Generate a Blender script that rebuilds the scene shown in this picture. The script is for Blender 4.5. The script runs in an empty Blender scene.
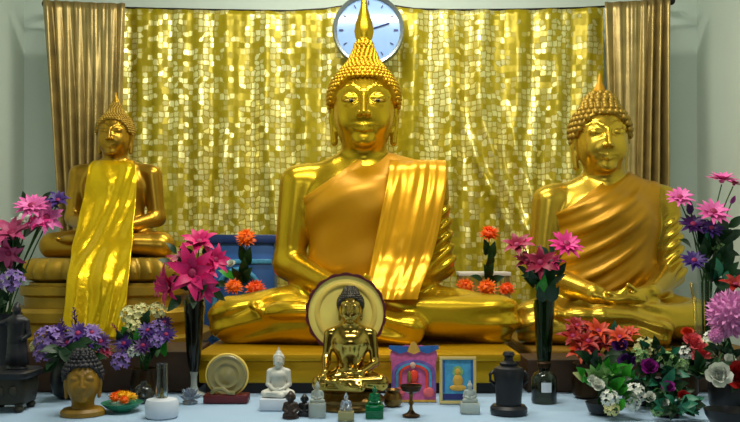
import bpy, bmesh, math, random
import numpy as np
from mathutils import Vector, Matrix, Quaternion

random.seed(7)
RNG = np.random.default_rng(11)
SC = bpy.context.scene
COL = SC.collection
PI = math.pi
F = 875.0            # focal length in pixels of the 740x422 frame
ZC = 1.22            # camera height
HY = 250.0           # horizon row
ZT = 0.75            # altar top


def P(px, py, Y):
    return Vector(((px - 370.0) * Y / F, Y, ZC + (HY - py) * Y / F))


def T(px, py):
    """point on the altar top seen at a pixel"""
    Y = (ZC - ZT) * F / (py - HY)
    return Vector(((px - 370.0) * Y / F, Y, ZT))


# ------------------------------------------------------------------ materials
def new_mat(name):
    m = bpy.data.materials.new(name)
    m.use_nodes = True
    nt = m.node_tree
    b = nt.nodes['Principled BSDF']
    return m, nt, b


def lin(c):
    return tuple(((v / 255.0) / 12.92 if v / 255.0 <= 0.04045 else ((v / 255.0 + 0.055) / 1.055) ** 2.4) for v in c) + (1.0,)


def simple(name, rgb, rough=0.5, metal=0.0, var=0.15, scale=12.0, bump=0.0, bscale=None, spec=0.5, coat=0.0, trans=0.0, ior=1.45, sheen=0.0):
    m, nt, b = new_mat(name)
    L = lin(rgb)
    tc = nt.nodes.new('ShaderNodeTexCoord')
    nz = nt.nodes.new('ShaderNodeTexNoise')
    nz.inputs['Scale'].default_value = scale
    nz.inputs['Detail'].default_value = 4
    nt.links.new(tc.outputs['Object'], nz.inputs['Vector'])
    rp = nt.nodes.new('ShaderNodeValToRGB')
    rp.color_ramp.elements[0].position = 0.3
    rp.color_ramp.elements[1].position = 0.7
    rp.color_ramp.elements[0].color = tuple(max(0, v * (1 - var)) for v in L[:3]) + (1,)
    rp.color_ramp.elements[1].color = tuple(min(1, v * (1 + var)) for v in L[:3]) + (1,)
    nt.links.new(nz.outputs['Fac'], rp.inputs['Fac'])
    nt.links.new(rp.outputs['Color'], b.inputs['Base Color'])
    b.inputs['Roughness'].default_value = rough
    b.inputs['Metallic'].default_value = metal
    b.inputs['Specular IOR Level'].default_value = spec
    b.inputs['Coat Weight'].default_value = coat
    b.inputs['Transmission Weight'].default_value = trans
    b.inputs['IOR'].default_value = ior
    if sheen:
        b.inputs['Sheen Weight'].default_value = sheen
    if bump:
        n2 = nt.nodes.new('ShaderNodeTexNoise')
        n2.inputs['Scale'].default_value = bscale or scale * 3
        n2.inputs['Detail'].default_value = 3
        nt.links.new(tc.outputs['Object'], n2.inputs['Vector'])
        bp = nt.nodes.new('ShaderNodeBump')
        bp.inputs['Strength'].default_value = bump
        bp.inputs['Distance'].default_value = 0.01
        nt.links.new(n2.outputs['Fac'], bp.inputs['Height'])
        nt.links.new(bp.outputs['Normal'], b.inputs['Normal'])
    return m


def sequin_mat():
    m, nt, b = new_mat('sequin_cloth')
    N, K = nt.nodes, nt.links
    uv = N.new('ShaderNodeUVMap')
    uv.uv_map = 'cloth'
    wob = N.new('ShaderNodeTexNoise')
    wob.inputs['Scale'].default_value = 9
    K.new(uv.outputs['UV'], wob.inputs['Vector'])
    sc = N.new('ShaderNodeVectorMath')
    sc.operation = 'MULTIPLY_ADD'
    sc.inputs[1].default_value = (0.02, 0.02, 0)
    K.new(wob.outputs['Color'], sc.inputs[0])
    K.new(uv.outputs['UV'], sc.inputs[2])
    v1 = N.new('ShaderNodeTexVoronoi')
    v1.voronoi_dimensions = '2D'
    v1.distance = 'CHEBYCHEV'
    v1.inputs['Scale'].default_value = 37
    v1.inputs['Randomness'].default_value = 0.55
    K.new(sc.outputs[0], v1.inputs['Vector'])
    v2 = N.new('ShaderNodeTexVoronoi')
    v2.voronoi_dimensions = '2D'
    v2.distance = 'CHEBYCHEV'
    v2.feature = 'F2'
    v2.inputs['Scale'].default_value = 37
    v2.inputs['Randomness'].default_value = 0.55
    K.new(sc.outputs[0], v2.inputs['Vector'])
    df = N.new('ShaderNodeMath')
    df.operation = 'SUBTRACT'
    K.new(v2.outputs['Distance'], df.inputs[0])
    K.new(v1.outputs['Distance'], df.inputs[1])
    edge = N.new('ShaderNodeMapRange')
    edge.inputs['From Min'].default_value = 0.06
    edge.inputs['From Max'].default_value = 0.26
    K.new(df.outputs[0], edge.inputs['Value'])
    sep = N.new('ShaderNodeSeparateColor')
    K.new(v1.outputs['Color'], sep.inputs['Color'])
    pick = N.new('ShaderNodeMapRange')
    pick.inputs['From Min'].default_value = 0.25
    pick.inputs['From Max'].default_value = 0.8
    mp = N.new('ShaderNodeMapping')
    mp.inputs['Scale'].default_value = (7.5, .55, 1)
    K.new(uv.outputs['UV'], mp.inputs['Vector'])
    bn = N.new('ShaderNodeTexNoise')
    bn.inputs['Scale'].default_value = 1
    bn.inputs['Detail'].default_value = 1
    K.new(mp.outputs[0], bn.inputs['Vector'])
    bm_ = N.new('ShaderNodeMath')
    bm_.operation = 'MULTIPLY_ADD'
    bm_.inputs[1].default_value = 2.6
    bm_.inputs[2].default_value = -1.3
    K.new(bn.outputs['Fac'], bm_.inputs[0])
    ad = N.new('ShaderNodeMath')
    ad.operation = 'ADD'
    K.new(bm_.outputs[0], ad.inputs[0])
    K.new(sep.outputs['Red'], ad.inputs[1])
    K.new(ad.outputs[0], pick.inputs['Value'])
    mul = N.new('ShaderNodeMath')
    mul.operation = 'MULTIPLY'
    K.new(edge.outputs['Result'], mul.inputs[0])
    K.new(pick.outputs['Result'], mul.inputs[1])
    mix = N.new('ShaderNodeMix')
    mix.data_type = 'RGBA'
    mix.inputs['A'].default_value = lin((172, 154, 20))
    mix.inputs['B'].default_value = lin((255, 248, 170))
    K.new(mul.outputs[0], mix.inputs['Factor'])
    K.new(mix.outputs['Result'], b.inputs['Base Color'])
    met = N.new('ShaderNodeMapRange')
    met.inputs['To Min'].default_value = 0.35
    met.inputs['To Max'].default_value = 0.75
    K.new(mul.outputs[0], met.inputs['Value'])
    K.new(met.outputs['Result'], b.inputs['Metallic'])
    b.inputs['Roughness'].default_value = 0.38
    geo = N.new('ShaderNodeNewGeometry')
    sub = N.new('ShaderNodeVectorMath')
    sub.operation = 'SUBTRACT'
    sub.inputs[1].default_value = (0.5, 0.5, 0.5)
    K.new(v1.outputs['Color'], sub.inputs[0])
    ma = N.new('ShaderNodeVectorMath')
    ma.operation = 'MULTIPLY_ADD'
    ma.inputs[1].default_value = (0.26, 0.26, 0.26)
    K.new(sub.outputs[0], ma.inputs[0])
    K.new(geo.outputs['Normal'], ma.inputs[2])
    nn = N.new('ShaderNodeVectorMath')
    nn.operation = 'NORMALIZE'
    K.new(ma.outputs[0], nn.inputs[0])
    K.new(nn.outputs[0], b.inputs['Normal'])
    return m


def wall_mat(name, rgb):
    return simple(name, rgb, rough=0.75, var=0.05, scale=1.5, bump=0.05, bscale=40, spec=0.3)


M = {}
M['wall'] = wall_mat('painted_wall', (206, 220, 208))
M['ceiling'] = wall_mat('ceiling_paint', (170, 172, 164))
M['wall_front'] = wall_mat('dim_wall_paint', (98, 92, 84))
M['floor'] = simple('floor_tile', (84, 60, 48), rough=0.4, var=0.1, scale=3)
M['gold'] = simple('gold_paint', (206, 170, 30), rough=0.27, metal=0.8, var=0.12, scale=6, bump=0.06, bscale=30)
M['gold_bronze'] = simple('bronze_gold_paint', (176, 136, 40), rough=0.3, metal=0.85, var=0.18, scale=6, bump=0.06, bscale=35)
M['slate_bronze'] = simple('slate_bronze', (74, 70, 62), rough=0.35, metal=0.7, var=0.2)
M['gold_pale'] = simple('pale_gold_paint', (200, 166, 50), rough=0.27, metal=0.8, var=0.15, scale=6, bump=0.06, bscale=35)
M['gold_hair'] = simple('gold_hair', (204, 158, 24), rough=0.42, metal=0.8, var=0.15, scale=10)
M['gold_hair_dull'] = simple('dull_gold_hair', (168, 136, 48), rough=0.5, metal=0.6, var=0.2, scale=10)
M['sash'] = simple('sash_satin', (222, 160, 12), rough=0.3, metal=0.5, var=0.1, scale=5, bump=0.15, bscale=12)
M['robe'] = simple('orange_gold_satin', (204, 146, 8), rough=0.42, metal=0.35, var=0.1, scale=5, bump=0.1, bscale=14)
M['robe_dark'] = simple('amber_satin', (186, 134, 14), rough=0.38, metal=0.45, var=0.12, scale=5, bump=0.1, bscale=14)
M['lame'] = simple('gold_lame', (232, 192, 16), rough=0.3, metal=0.7, var=0.1, scale=8, bump=0.5, bscale=24)
M['plinth'] = simple('plinth_gold', (186, 144, 8), rough=0.4, metal=0.6, var=0.12, scale=5)
M['plinth_r'] = simple('plinth_bronze_gold', (130, 96, 22), rough=0.5, metal=0.4, var=0.2, scale=5)
M['pedestal'] = simple('pedestal_gold', (160, 128, 34), rough=0.42, metal=0.55, var=0.25, scale=9, bump=0.1)
M['platform'] = simple('dark_brown_velvet', (58, 36, 12), rough=0.6, var=0.25, scale=8)
M['shadow_base'] = simple('shadow_riser', (16, 13, 12), rough=0.6)  # near-black stands in for the shadow under the plinths
M['sequin'] = sequin_mat()
M['satin'] = simple('bronze_satin', (172, 150, 92), rough=0.36, metal=0.6, var=0.18, scale=14, bump=0.1, bscale=60)
M['rod'] = simple('dark_wire', (40, 38, 36), rough=0.5, metal=0.5)
M['white_eye'] = simple('eye_pale_gold', (206, 172, 70), rough=0.35, metal=.3, var=0.02)
M['pupil'] = simple('eye_dark', (20, 14, 8), rough=0.25, var=0.02)
M['cloth'] = simple('white_cloth', (156, 184, 210), rough=0.8, var=0.05, scale=4, bump=0.08, bscale=25)
M['clock_face'] = simple('clock_face_blue', (150, 186, 238), rough=0.12, var=0.03, coat=0.6)
M['clock_rim'] = simple('clock_rim_silver', (150, 160, 160), rough=0.25, metal=0.8)
M['black'] = simple('black_gloss', (12, 12, 14), rough=0.35)
M['black_stone'] = simple('black_stone', (20, 22, 28), rough=0.45, var=0.25)
M['brown_black'] = simple('dark_carved_wood', (44, 28, 18), rough=0.45, var=0.3)
M['wood_dark'] = simple('dark_green_wood', (36, 34, 20), rough=0.55, var=0.35, scale=20, bump=0.2)
M['wood_face'] = simple('ochre_wood', (132, 98, 14), rough=0.45, var=0.2, scale=20)
M['hair_dark'] = simple('slate_hair', (34, 34, 40), rough=0.5, var=0.25)
M['brass'] = simple('polished_brass', (190, 160, 76), rough=0.16, metal=1.0, var=0.2, scale=30)
M['brass_dark'] = simple('antique_brass', (120, 92, 48), rough=0.3, metal=0.9, var=0.25, scale=30)
M['bronze'] = simple('dark_bronze', (60, 42, 24), rough=0.35, metal=0.8, var=0.2)
M['halo'] = simple('halo_cream', (252, 226, 112), rough=0.45, metal=0.0, var=0.08)
M['halo_inner'] = simple('halo_inner', (232, 200, 92), rough=0.45, metal=0.0, var=0.08)
M['maroon'] = simple('maroon_paint', (84, 14, 22), rough=0.45)
M['white_marble'] = simple('white_marble', (206, 206, 194), rough=0.35, var=0.08)
M['white_box'] = simple('white_box', (206, 214, 224), rough=0.5, var=0.04)
M['blue_glaze'] = simple('pale_blue_glaze', (96, 150, 170), rough=0.35)
M['blue_plastic'] = simple('blue_plastic', (44, 92, 158), rough=0.35, var=0.12, scale=5)
M['blue_dark'] = simple('blue_plastic_rim', (26, 52, 104), rough=0.35, var=0.1)
M['white_plastic'] = simple('white_plastic', (230, 226, 210), rough=0.4, var=0.04)
M['glass'] = simple('clear_glass', (232, 240, 240), rough=0.04, var=0.01, trans=1.0)
M['glass_green'] = simple('green_glass', (60, 104, 56), rough=0.05, var=0.05, trans=0.95)
M['glass_dark'] = simple('smoky_glass', (58, 66, 50), rough=0.06, var=0.05, trans=0.9)
M['glass_emerald'] = simple('emerald_glass', (10, 140, 84), rough=0.1, var=0.1, trans=0.6)
M['glass_frost'] = simple('frosted_glass', (206, 214, 206), rough=0.3, var=0.05, trans=0.6)
M['crystal'] = simple('crystal', (214, 224, 238), rough=0.03, var=0.03, trans=0.85, ior=1.6)
M['olive_glass'] = simple('olive_glass', (184, 176, 120), rough=0.2, var=0.12, trans=0.55)
M['stem'] = simple('stem_green', (34, 84, 26), rough=0.55, var=0.25)
M['leaf'] = simple('leaf_dark_green', (16, 54, 20), rough=0.45, var=0.35, scale=30)
M['leaf_bright'] = simple('leaf_bright_green', (52, 150, 36), rough=0.45, var=0.3, scale=25)
M['leaf_pale'] = simple('leaf_pale_green', (128, 168, 100), rough=0.5, var=0.25, scale=25)
M['leaf_teal'] = simple('leaf_teal', (40, 120, 90), rough=0.45, var=0.25, scale=25)
M['marigold'] = simple('marigold_orange', (255, 112, 8), rough=0.55, var=0.2, scale=40)
M['marigold_deep'] = simple('marigold_deep', (250, 88, 10), rough=0.55, var=0.2, scale=40)
M['yellow'] = simple('yellow_petal', (250, 186, 10), rough=0.55, var=0.2, scale=40)
M['magenta'] = simple('magenta_petal', (206, 22, 104), rough=0.5, var=0.25, scale=30)
M['crimson'] = simple('crimson_petal', (150, 22, 60), rough=0.5, var=0.25, scale=30)
M['pink'] = simple('pink_petal', (232, 106, 178), rough=0.5, var=0.2, scale=30)
M['pink_hot'] = simple('hot_pink_petal', (226, 52, 140), rough=0.5, var=0.2, scale=30)
M['pink_dusk'] = simple('dusky_pink_petal', (190, 70, 120), rough=0.5, var=0.25, scale=30)
M['lilac'] = simple('lilac_pink_petal', (226, 150, 206), rough=0.55, var=0.15, scale=40)
M['violet'] = simple('violet_petal', (60, 30, 112), rough=0.5, var=0.35, scale=30)
M['violet_pale'] = simple('pale_violet_petal', (134, 106, 178), rough=0.5, var=0.25, scale=30)
M['purple_deep'] = simple('deep_purple_petal', (64, 18, 92), rough=0.5, var=0.3, scale=30)
M['plum'] = simple('plum_petal', (140, 28, 130), rough=0.5, var=0.3, scale=30)
M['red'] = simple('red_petal', (160, 24, 20), rough=0.5, var=0.3, scale=30)
M['red_orange'] = simple('red_orange_petal', (204, 62, 24), rough=0.5, var=0.3, scale=30)
M['salmon'] = simple('salmon_petal', (232, 104, 112), rough=0.5, var=0.25, scale=30)
M['white_petal'] = simple('white_petal', (222, 226, 214), rough=0.55, var=0.1, scale=30)
M['cream_petal'] = simple('cream_petal', (210, 206, 140), rough=0.55, var=0.15, scale=30)
M['pink_centre'] = simple('flower_heart', (150, 30, 80), rough=0.6, var=0.2, scale=50)
M['yellow_centre'] = simple('flower_heart_yellow', (210, 170, 40), rough=0.6, var=0.2, scale=50)
M['card_pink'] = simple('card_pink', (198, 92, 150), rough=0.4, var=0.25, scale=60)
M['card_violet'] = simple('card_violet', (120, 90, 170), rough=0.4, var=0.25, scale=60)
M['card_blue'] = simple('card_blue', (36, 96, 170), rough=0.4, var=0.2, scale=60)
M['card_sky'] = simple('card_sky', (70, 150, 190), rough=0.35, var=0.25, scale=50)
M['card_navy'] = simple('card_navy', (40, 44, 110), rough=0.4, var=0.2)
M['card_gold'] = simple('card_gold', (206, 160, 60), rough=0.4, var=0.2, scale=60)
M['card_red'] = simple('card_red', (224, 60, 34), rough=0.4, var=0.2, scale=60)
M['card_olive'] = simple('card_olive', (120, 116, 44), rough=0.4, var=0.2, scale=60)
M['card_skin'] = simple('card_skin', (214, 170, 150), rough=0.4, var=0.1, scale=60)
M['frame_cream'] = simple('frame_cream', (214, 190, 120), rough=0.4, metal=0.3, var=0.1)
M['tube'] = None


# ------------------------------------------------------------------ object helpers
def link(name, me, mat, parent=None, smooth=True):
    if me.name != name:
        me.name = name
    o = bpy.data.objects.new(name, me)
    COL.objects.link(o)
    if mat is not None and len(me.materials) == 0:
        me.materials.append(mat)
    if smooth and len(me.polygons):
        me.polygons.foreach_set('use_smooth', [True] * len(me.polygons))
    if parent is not None:
        o.parent = parent
    return o


def bm_obj(name, bm, mat, parent=None, smooth=True, auto=None):
    me = bpy.data.meshes.new(name)
    bmesh.ops.recalc_face_normals(bm, faces=bm.faces[:])
    bm.to_mesh(me)
    bm.free()
    o = link(name, me, mat, parent, smooth)
    if auto is not None:
        try:
            me.set_sharp_from_angle(angle=math.radians(auto))
        except Exception:
            pass
    return o


def tag(o, label=None, cat=None, group=None, kind=None):
    if label:
        o['label'] = label
    if cat:
        o['category'] = cat
    if group:
        o['group'] = group
    if kind:
        o['kind'] = kind
    return o


def thing(name, label, cat, loc=(0, 0, 0), rz=0.0, group=None):
    o = bpy.data.objects.new(name, None)
    COL.objects.link(o)
    o.location = loc
    o.rotation_euler = (0, 0, rz)
    o.empty_display_size = 0.05
    return tag(o, label, cat, group)


def box_bm(bm, x0, x1, y0, y1, z0, z1, bev=0.0):
    vs = [bm.verts.new(v) for v in ((x0, y0, z0), (x1, y0, z0), (x1, y1, z0), (x0, y1, z0), (x0, y0, z1), (x1, y0, z1), (x1, y1, z1), (x0, y1, z1))]
    fs = [bm.faces.new([vs[i] for i in f]) for f in ((0, 3, 2, 1), (4, 5, 6, 7), (0, 1, 5, 4), (1, 2, 6, 5), (2, 3, 7, 6), (3, 0, 4, 7))]
    if bev:
        es = list({e for f in fs for e in f.edges})
        bmesh.ops.bevel(bm, geom=es, offset=bev, segments=2, profile=0.5, affect='EDGES')


def box(name, x0, x1, y0, y1, z0, z1, mat, parent=None, bev=0.0):
    bm = bmesh.new()
    box_bm(bm, x0, x1, y0, y1, z0, z1, bev)
    return bm_obj(name, bm, mat, parent, smooth=bool(bev), auto=40)


def lathe_bm(bm, prof, n=32, sx=1.0, sy=1.0, c=(0, 0, 0), wave=None, sq=None):
    """prof: list of (r, z); r==0 closes to a pole."""
    rings = []
    for (r, z) in prof:
        if r <= 1e-6:
            rings.append([bm.verts.new((c[0], c[1], c[2] + z))])
        else:
            ring = []
            for i in range(n):
                a = 2 * PI * i / n
                rr = r * (wave(a, z) if wave else 1.0)
                ca, sa = math.cos(a), math.sin(a)
                if sq:
                    e = 2.0 / sq
                    ca = math.copysign(abs(ca) ** e, ca)
                    sa = math.copysign(abs(sa) ** e, sa)
                ring.append(bm.verts.new((c[0] + rr * sx * ca, c[1] + rr * sy * sa, c[2] + z)))
            rings.append(ring)
    for A, B in zip(rings[:-1], rings[1:]):
        if len(A) == 1 and len(B) == 1:
            continue
        for i in range(n):
            j = (i + 1) % n
            if len(A) == 1:
                bm.faces.new((A[0], B[i], B[j]))
            elif len(B) == 1:
                bm.faces.new((A[i], A[j], B[0]))
            else:
                bm.faces.new((A[i], A[j], B[j], B[i]))
    if len(rings[0]) > 1:
        bm.faces.new(rings[0][::-1])
    if len(rings[-1]) > 1:
        bm.faces.new(rings[-1])


def lathe(name, prof, mat, parent=None, n=32, auto=35, **k):
    bm = bmesh.new()
    lathe_bm(bm, prof, n, **k)
    return bm_obj(name, bm, mat, parent, True, auto)


def tube_bm(bm, pts, rad, n=7):
    pts = [Vector(p) for p in pts]
    rads = rad if isinstance(rad, (list, tuple)) else [rad] * len(pts)
    rings = []
    up = Vector((0.13, 0.31, 0.94)).normalized()
    for i, p in enumerate(pts):
        d = (pts[min(i + 1, len(pts) - 1)] - pts[max(i - 1, 0)])
        d = d.normalized() if d.length > 1e-9 else Vector((0, 0, 1))
        a = d.cross(up)
        if a.length < 0.05:
            a = d.cross(Vector((1, 0, 0)))
        a.normalize()
        b = d.cross(a)
        rings.append([bm.verts.new(p + (a * math.cos(2 * PI * k / n) + b * math.sin(2 * PI * k / n)) * rads[i]) for k in range(n)])
    for A, B in zip(rings[:-1], rings[1:]):
        for i in range(n):
            j = (i + 1) % n
            bm.faces.new((A[i], A[j], B[j], B[i]))
    bm.faces.new(rings[0][::-1])
    bm.faces.new(rings[-1])


def tube(name, pts, rad, mat, parent=None, n=7):
    bm = bmesh.new()
    tube_bm(bm, pts, rad, n)
    return bm_obj(name, bm, mat, parent)


def ball_bm(bm, c, r, u=12, v=8):
    if not isinstance(r, (tuple, list)):
        r = (r, r, r)
    prof = [(math.sin(PI * i / v), -math.cos(PI * i / v)) for i in range(v + 1)]
    rings = []
    for (rr, z) in prof:
        if rr < 1e-6:
            rings.append([bm.verts.new((c[0], c[1], c[2] + z * r[2]))])
        else:
            rings.append([bm.verts.new((c[0] + rr * r[0] * math.cos(2 * PI * i / u), c[1] + rr * r[1] * math.sin(2 * PI * i / u), c[2] + z * r[2])) for i in range(u)])
    for A, B in zip(rings[:-1], rings[1:]):
        for i in range(u):
            j = (i + 1) % u
            if len(A) == 1:
                bm.faces.new((A[0], B[j], B[i]))
            elif len(B) == 1:
                bm.faces.new((A[i], A[j], B[0]))
            else:
                bm.faces.new((A[i], A[j], B[j], B[i]))


def ball(name, c, r, mat, parent=None, u=12, v=8):
    bm = bmesh.new()
    ball_bm(bm, c, r, u, v)
    return bm_obj(name, bm, mat, parent)


def poly_prism(name, pts, y0, y1, mat, parent=None):
    """outline in x,z extruded from y0 to y1"""
    bm = bmesh.new()
    A = [bm.verts.new((x, y0, z)) for x, z in pts]
    B = [bm.verts.new((x, y1, z)) for x, z in pts]
    bm.faces.new(A)
    bm.faces.new(B[::-1])
    n = len(pts)
    for i in range(n):
        j = (i + 1) % n
        bm.faces.new((A[i], B[i], B[j], A[j]))
    return bm_obj(name, bm, mat, parent, smooth=False)


# ------------------------------------------------------------------ distance-field sculpting
def ell(c, r, rz=0.0):
    c = np.array(c, float)
    r = np.array(r, float)
    cs, sn = math.cos(rz), math.sin(rz)

    def f(x, y, z):
        x = x - c[0]
        y = y - c[1]
        z = z - c[2]
        if rz:
            x, y = x * cs + y * sn, -x * sn + y * cs
        k0 = np.sqrt((x / r[0]) ** 2 + (y / r[1]) ** 2 + (z / r[2]) ** 2)
        k1 = np.sqrt((x / r[0] ** 2) ** 2 + (y / r[1] ** 2) ** 2 + (z / r[2] ** 2) ** 2) + 1e-9
        return k0 * (k0 - 1.0) / k1
    m = np.array([max(r[0], r[1])] * 2 + [r[2]]) if rz else r
    return f, c - m, c + m


def cap(a, b, ra, rb=None):
    a = np.array(a, float)
    b = np.array(b, float)
    rb = ra if rb is None else rb
    ba = b - a
    L = float(ba @ ba) + 1e-12

    def f(x, y, z):
        px, py, pz = x - a[0], y - a[1], z - a[2]
        t = np.clip((px * ba[0] + py * ba[1] + pz * ba[2]) / L, 0, 1)
        return np.sqrt((px - ba[0] * t) ** 2 + (py - ba[1] * t) ** 2 + (pz - ba[2] * t) ** 2) - (ra + (rb - ra) * t)
    m = max(ra, rb)
    return f, np.minimum(a, b) - m, np.maximum(a, b) + m


class Grid:
    def __init__(s, lo, hi, h):
        s.h = h
        s.lo = np.array(lo, float)
        n = np.ceil((np.array(hi) - s.lo) / h).astype(int) + 1
        s.n = n
        s.ax = [(s.lo[i] + h * np.arange(n[i])).astype(np.float32) for i in range(3)]
        s.d = np.full(tuple(n), 0.3, np.float32)

    def win(s, lo, hi, m):
        sl = []
        for i in range(3):
            a = int(max(0, math.floor((lo[i] - m - s.lo[i]) / s.h)))
            b = int(min(s.n[i], math.ceil((hi[i] + m - s.lo[i]) / s.h) + 1))
            if b <= a:
                return None
            sl.append(slice(a, b))
        X = s.ax[0][sl[0]][:, None, None]
        Y = s.ax[1][sl[1]][None, :, None]
        Z = s.ax[2][sl[2]][None, None, :]
        return tuple(sl), X, Y, Z

    def add(s, prim, k=0.0, m=0.06):
        f, lo, hi = prim
        w = s.win(lo, hi, max(m, k * 1.5))
        if w is None:
            return
        sl, X, Y, Z = w
        a = s.d[sl]
        b = f(X, Y, Z)
        if k > 0:
            h = np.clip(0.5 + 0.5 * (b - a) / k, 0, 1)
            s.d[sl] = (a * h + b * (1 - h)) - k * h * (1 - h)
        else:
            s.d[sl] = np.minimum(a, b)

    def cut(s, prim, k=0.0):
        f, lo, hi = prim
        w = s.win(lo, hi, max(0.02, k * 1.5))
        if w is None:
            return
        sl, X, Y, Z = w
        a = s.d[sl]
        b = -f(X, Y, Z)
        if k > 0:
            h = np.clip(0.5 - 0.5 * (b - a) / k, 0, 1)
            s.d[sl] = (a * h + b * (1 - h)) + k * h * (1 - h)
        else:
            s.d[sl] = np.maximum(a, b)

    def xyz(s):
        return s.ax[0][:, None, None], s.ax[1][None, :, None], s.ax[2][None, None, :]

    def front(s, x, z):
        ix = int(round((x - s.lo[0]) / s.h))
        iz = int(round((z - s.lo[2]) / s.h))
        ix = min(max(ix, 0), s.n[0] - 1)
        iz = min(max(iz, 0), s.n[2] - 1)
        c = s.d[ix, :, iz]
        k = np.nonzero(c < 0)[0]
        if len(k) == 0:
            return 0.0
        i = int(k[0])
        if i == 0:
            return float(s.ax[1][0])
        t = c[i - 1] / (c[i - 1] - c[i])
        return float(s.ax[1][i - 1] + s.h * t)

    def mesh(s, name, scale=1.0):
        d = s.d
        # closed border
        for ax in range(3):
            sl = [slice(None)] * 3
            sl[ax] = 0
            d[tuple(sl)] = np.maximum(d[tuple(sl)], s.h * 0.5)
            sl[ax] = -1
            d[tuple(sl)] = np.maximum(d[tuple(sl)], s.h * 0.5)
        ins = d < 0
        cnt = np.zeros(tuple(s.n - 1), np.int8)
        for i in (0, 1):
            for j in (0, 1):
                for k in (0, 1):
                    cnt += ins[i:s.n[0] - 1 + i, j:s.n[1] - 1 + j, k:s.n[2] - 1 + k]
        act = np.argwhere((cnt > 0) & (cnt < 8))
        idx = np.full(tuple(s.n - 1), -1, np.int32)
        idx[act[:, 0], act[:, 1], act[:, 2]] = np.arange(len(act))
        pos = np.zeros((len(act), 3))
        num = np.zeros(len(act))
        cor = {}
        for i in (0, 1):
            for j in (0, 1):
                for k in (0, 1):
                    cor[(i, j, k)] = d[act[:, 0] + i, act[:, 1] + j, act[:, 2] + k]
        for ax in range(3):
            for u in (0, 1):
                for v in (0, 1):
                    o = [0, 0, 0]
                    o[(ax + 1) % 3] = u
                    o[(ax + 2) % 3] = v
                    a = tuple(o)
                    o[ax] = 1
                    b = tuple(o)
                    da, db = cor[a], cor[b]
                    cr = (da < 0) != (db < 0)
                    t = np.where(cr, da / np.where(cr, da - db, 1.0), 0)
                    for q in range(3):
                        pos[:, q] += np.where(cr, a[q] + (t if q == ax else 0.0), 0.0)
                    num += cr
        pos = (pos / num[:, None] + act) * s.h + s.lo
        quads = []
        for ax in range(3):
            A = [slice(1, -1)] * 3
            B = [slice(1, -1)] * 3
            A[ax] = slice(0, -1)
            B[ax] = slice(1, None)
            ia, ib = ins[tuple(A)], ins[tuple(B)]
            e = np.argwhere(ia != ib)
            flip = ia[e[:, 0], e[:, 1], e[:, 2]]
            off = np.ones(3, int)
            off[ax] = 0
            e = e + off
            u = np.zeros(3, int)
            u[(ax + 1) % 3] = 1
            v = np.zeros(3, int)
            v[(ax + 2) % 3] = 1
            g = lambda p: idx[p[:, 0], p[:, 1], p[:, 2]]
            q = np.stack([g(e - u - v), g(e - v), g(e), g(e - u)], 1)
            q[~flip] = q[~flip][:, ::-1]
            quads.append(q)
        quads = np.concatenate(quads)
        quads = quads[(quads >= 0).all(1)]
        # a touch of smoothing
        ed = np.concatenate([quads[:, [0, 1]], quads[:, [1, 2]], quads[:, [2, 3]], quads[:, [3, 0]]])
        for _ in range(1):
            acc = np.zeros_like(pos)
            c = np.zeros(len(pos))
            np.add.at(acc, ed[:, 0], pos[ed[:, 1]])
            np.add.at(c, ed[:, 0], 1)
            acc /= np.maximum(c, 1)[:, None]
            pos = pos * 0.5 + acc * 0.5
        pos = pos * scale
        me = bpy.data.meshes.new(name)
        me.vertices.add(len(pos))
        me.vertices.foreach_set('co', pos.astype(np.float32).ravel())
        me.loops.add(len(quads) * 4)
        me.loops.foreach_set('vertex_index', quads.astype(np.int32).ravel())
        me.polygons.add(len(quads))
        me.polygons.foreach_set('loop_start', np.arange(0, len(quads) * 4, 4, dtype=np.int32))
        me.polygons.foreach_set('use_smooth', np.ones(len(quads), bool))
        me.update(calc_edges=True)
        return me


def catmull(vals, sub):
    out = []
    n = len(vals)
    for i in range(n - 1):
        p0, p1, p2, p3 = vals[max(i - 1, 0)], vals[i], vals[i + 1], vals[min(i + 2, n - 1)]
        for k in range(sub):
            t = k / sub
            out.append(tuple(.5 * (2 * b_ + (c_ - a_) * t + (2 * a_ - 5 * b_ + 4 * c_ - d_) * t * t + (-a_ + 3 * b_ - 3 * c_ + d_) * t ** 3) for a_, b_, c_, d_ in zip(p0, p1, p2, p3)))
    out.append(tuple(vals[-1]))
    return out


def drape(name, rows_px, mat, parent, origin, wrinkle, nu=48, sub=10, thick=.004):
    """a hanging sheet: rows of (Y, z above camera level, left px, right px)"""
    bm = bmesh.new()
    rr = catmull(rows_px, sub)
    rows = []
    for k, (y, z, xa, xb) in enumerate(rr):
        s_ = k / (len(rr) - 1)
        row = []
        for q in range(nu + 1):
            u = q / nu
            x = (xa + (xb - xa) * u - 370) * y / F
            row.append(bm.verts.new(Vector((x, y - wrinkle(u, s_), ZC + z)) - origin))
        rows.append(row)
    for A, B in zip(rows[:-1], rows[1:]):
        for i in range(nu):
            bm.faces.new((A[i], B[i], B[i + 1], A[i + 1]))
    o = bm_obj(name, bm, mat, parent)
    sd = o.modifiers.new('solid', 'SOLIDIFY')
    sd.thickness = thick
    return o


def sstep(a, b, x):
    t = np.clip((x - a) / (b - a), 0, 1)
    return t * t * (3 - 2 * t)


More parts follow.
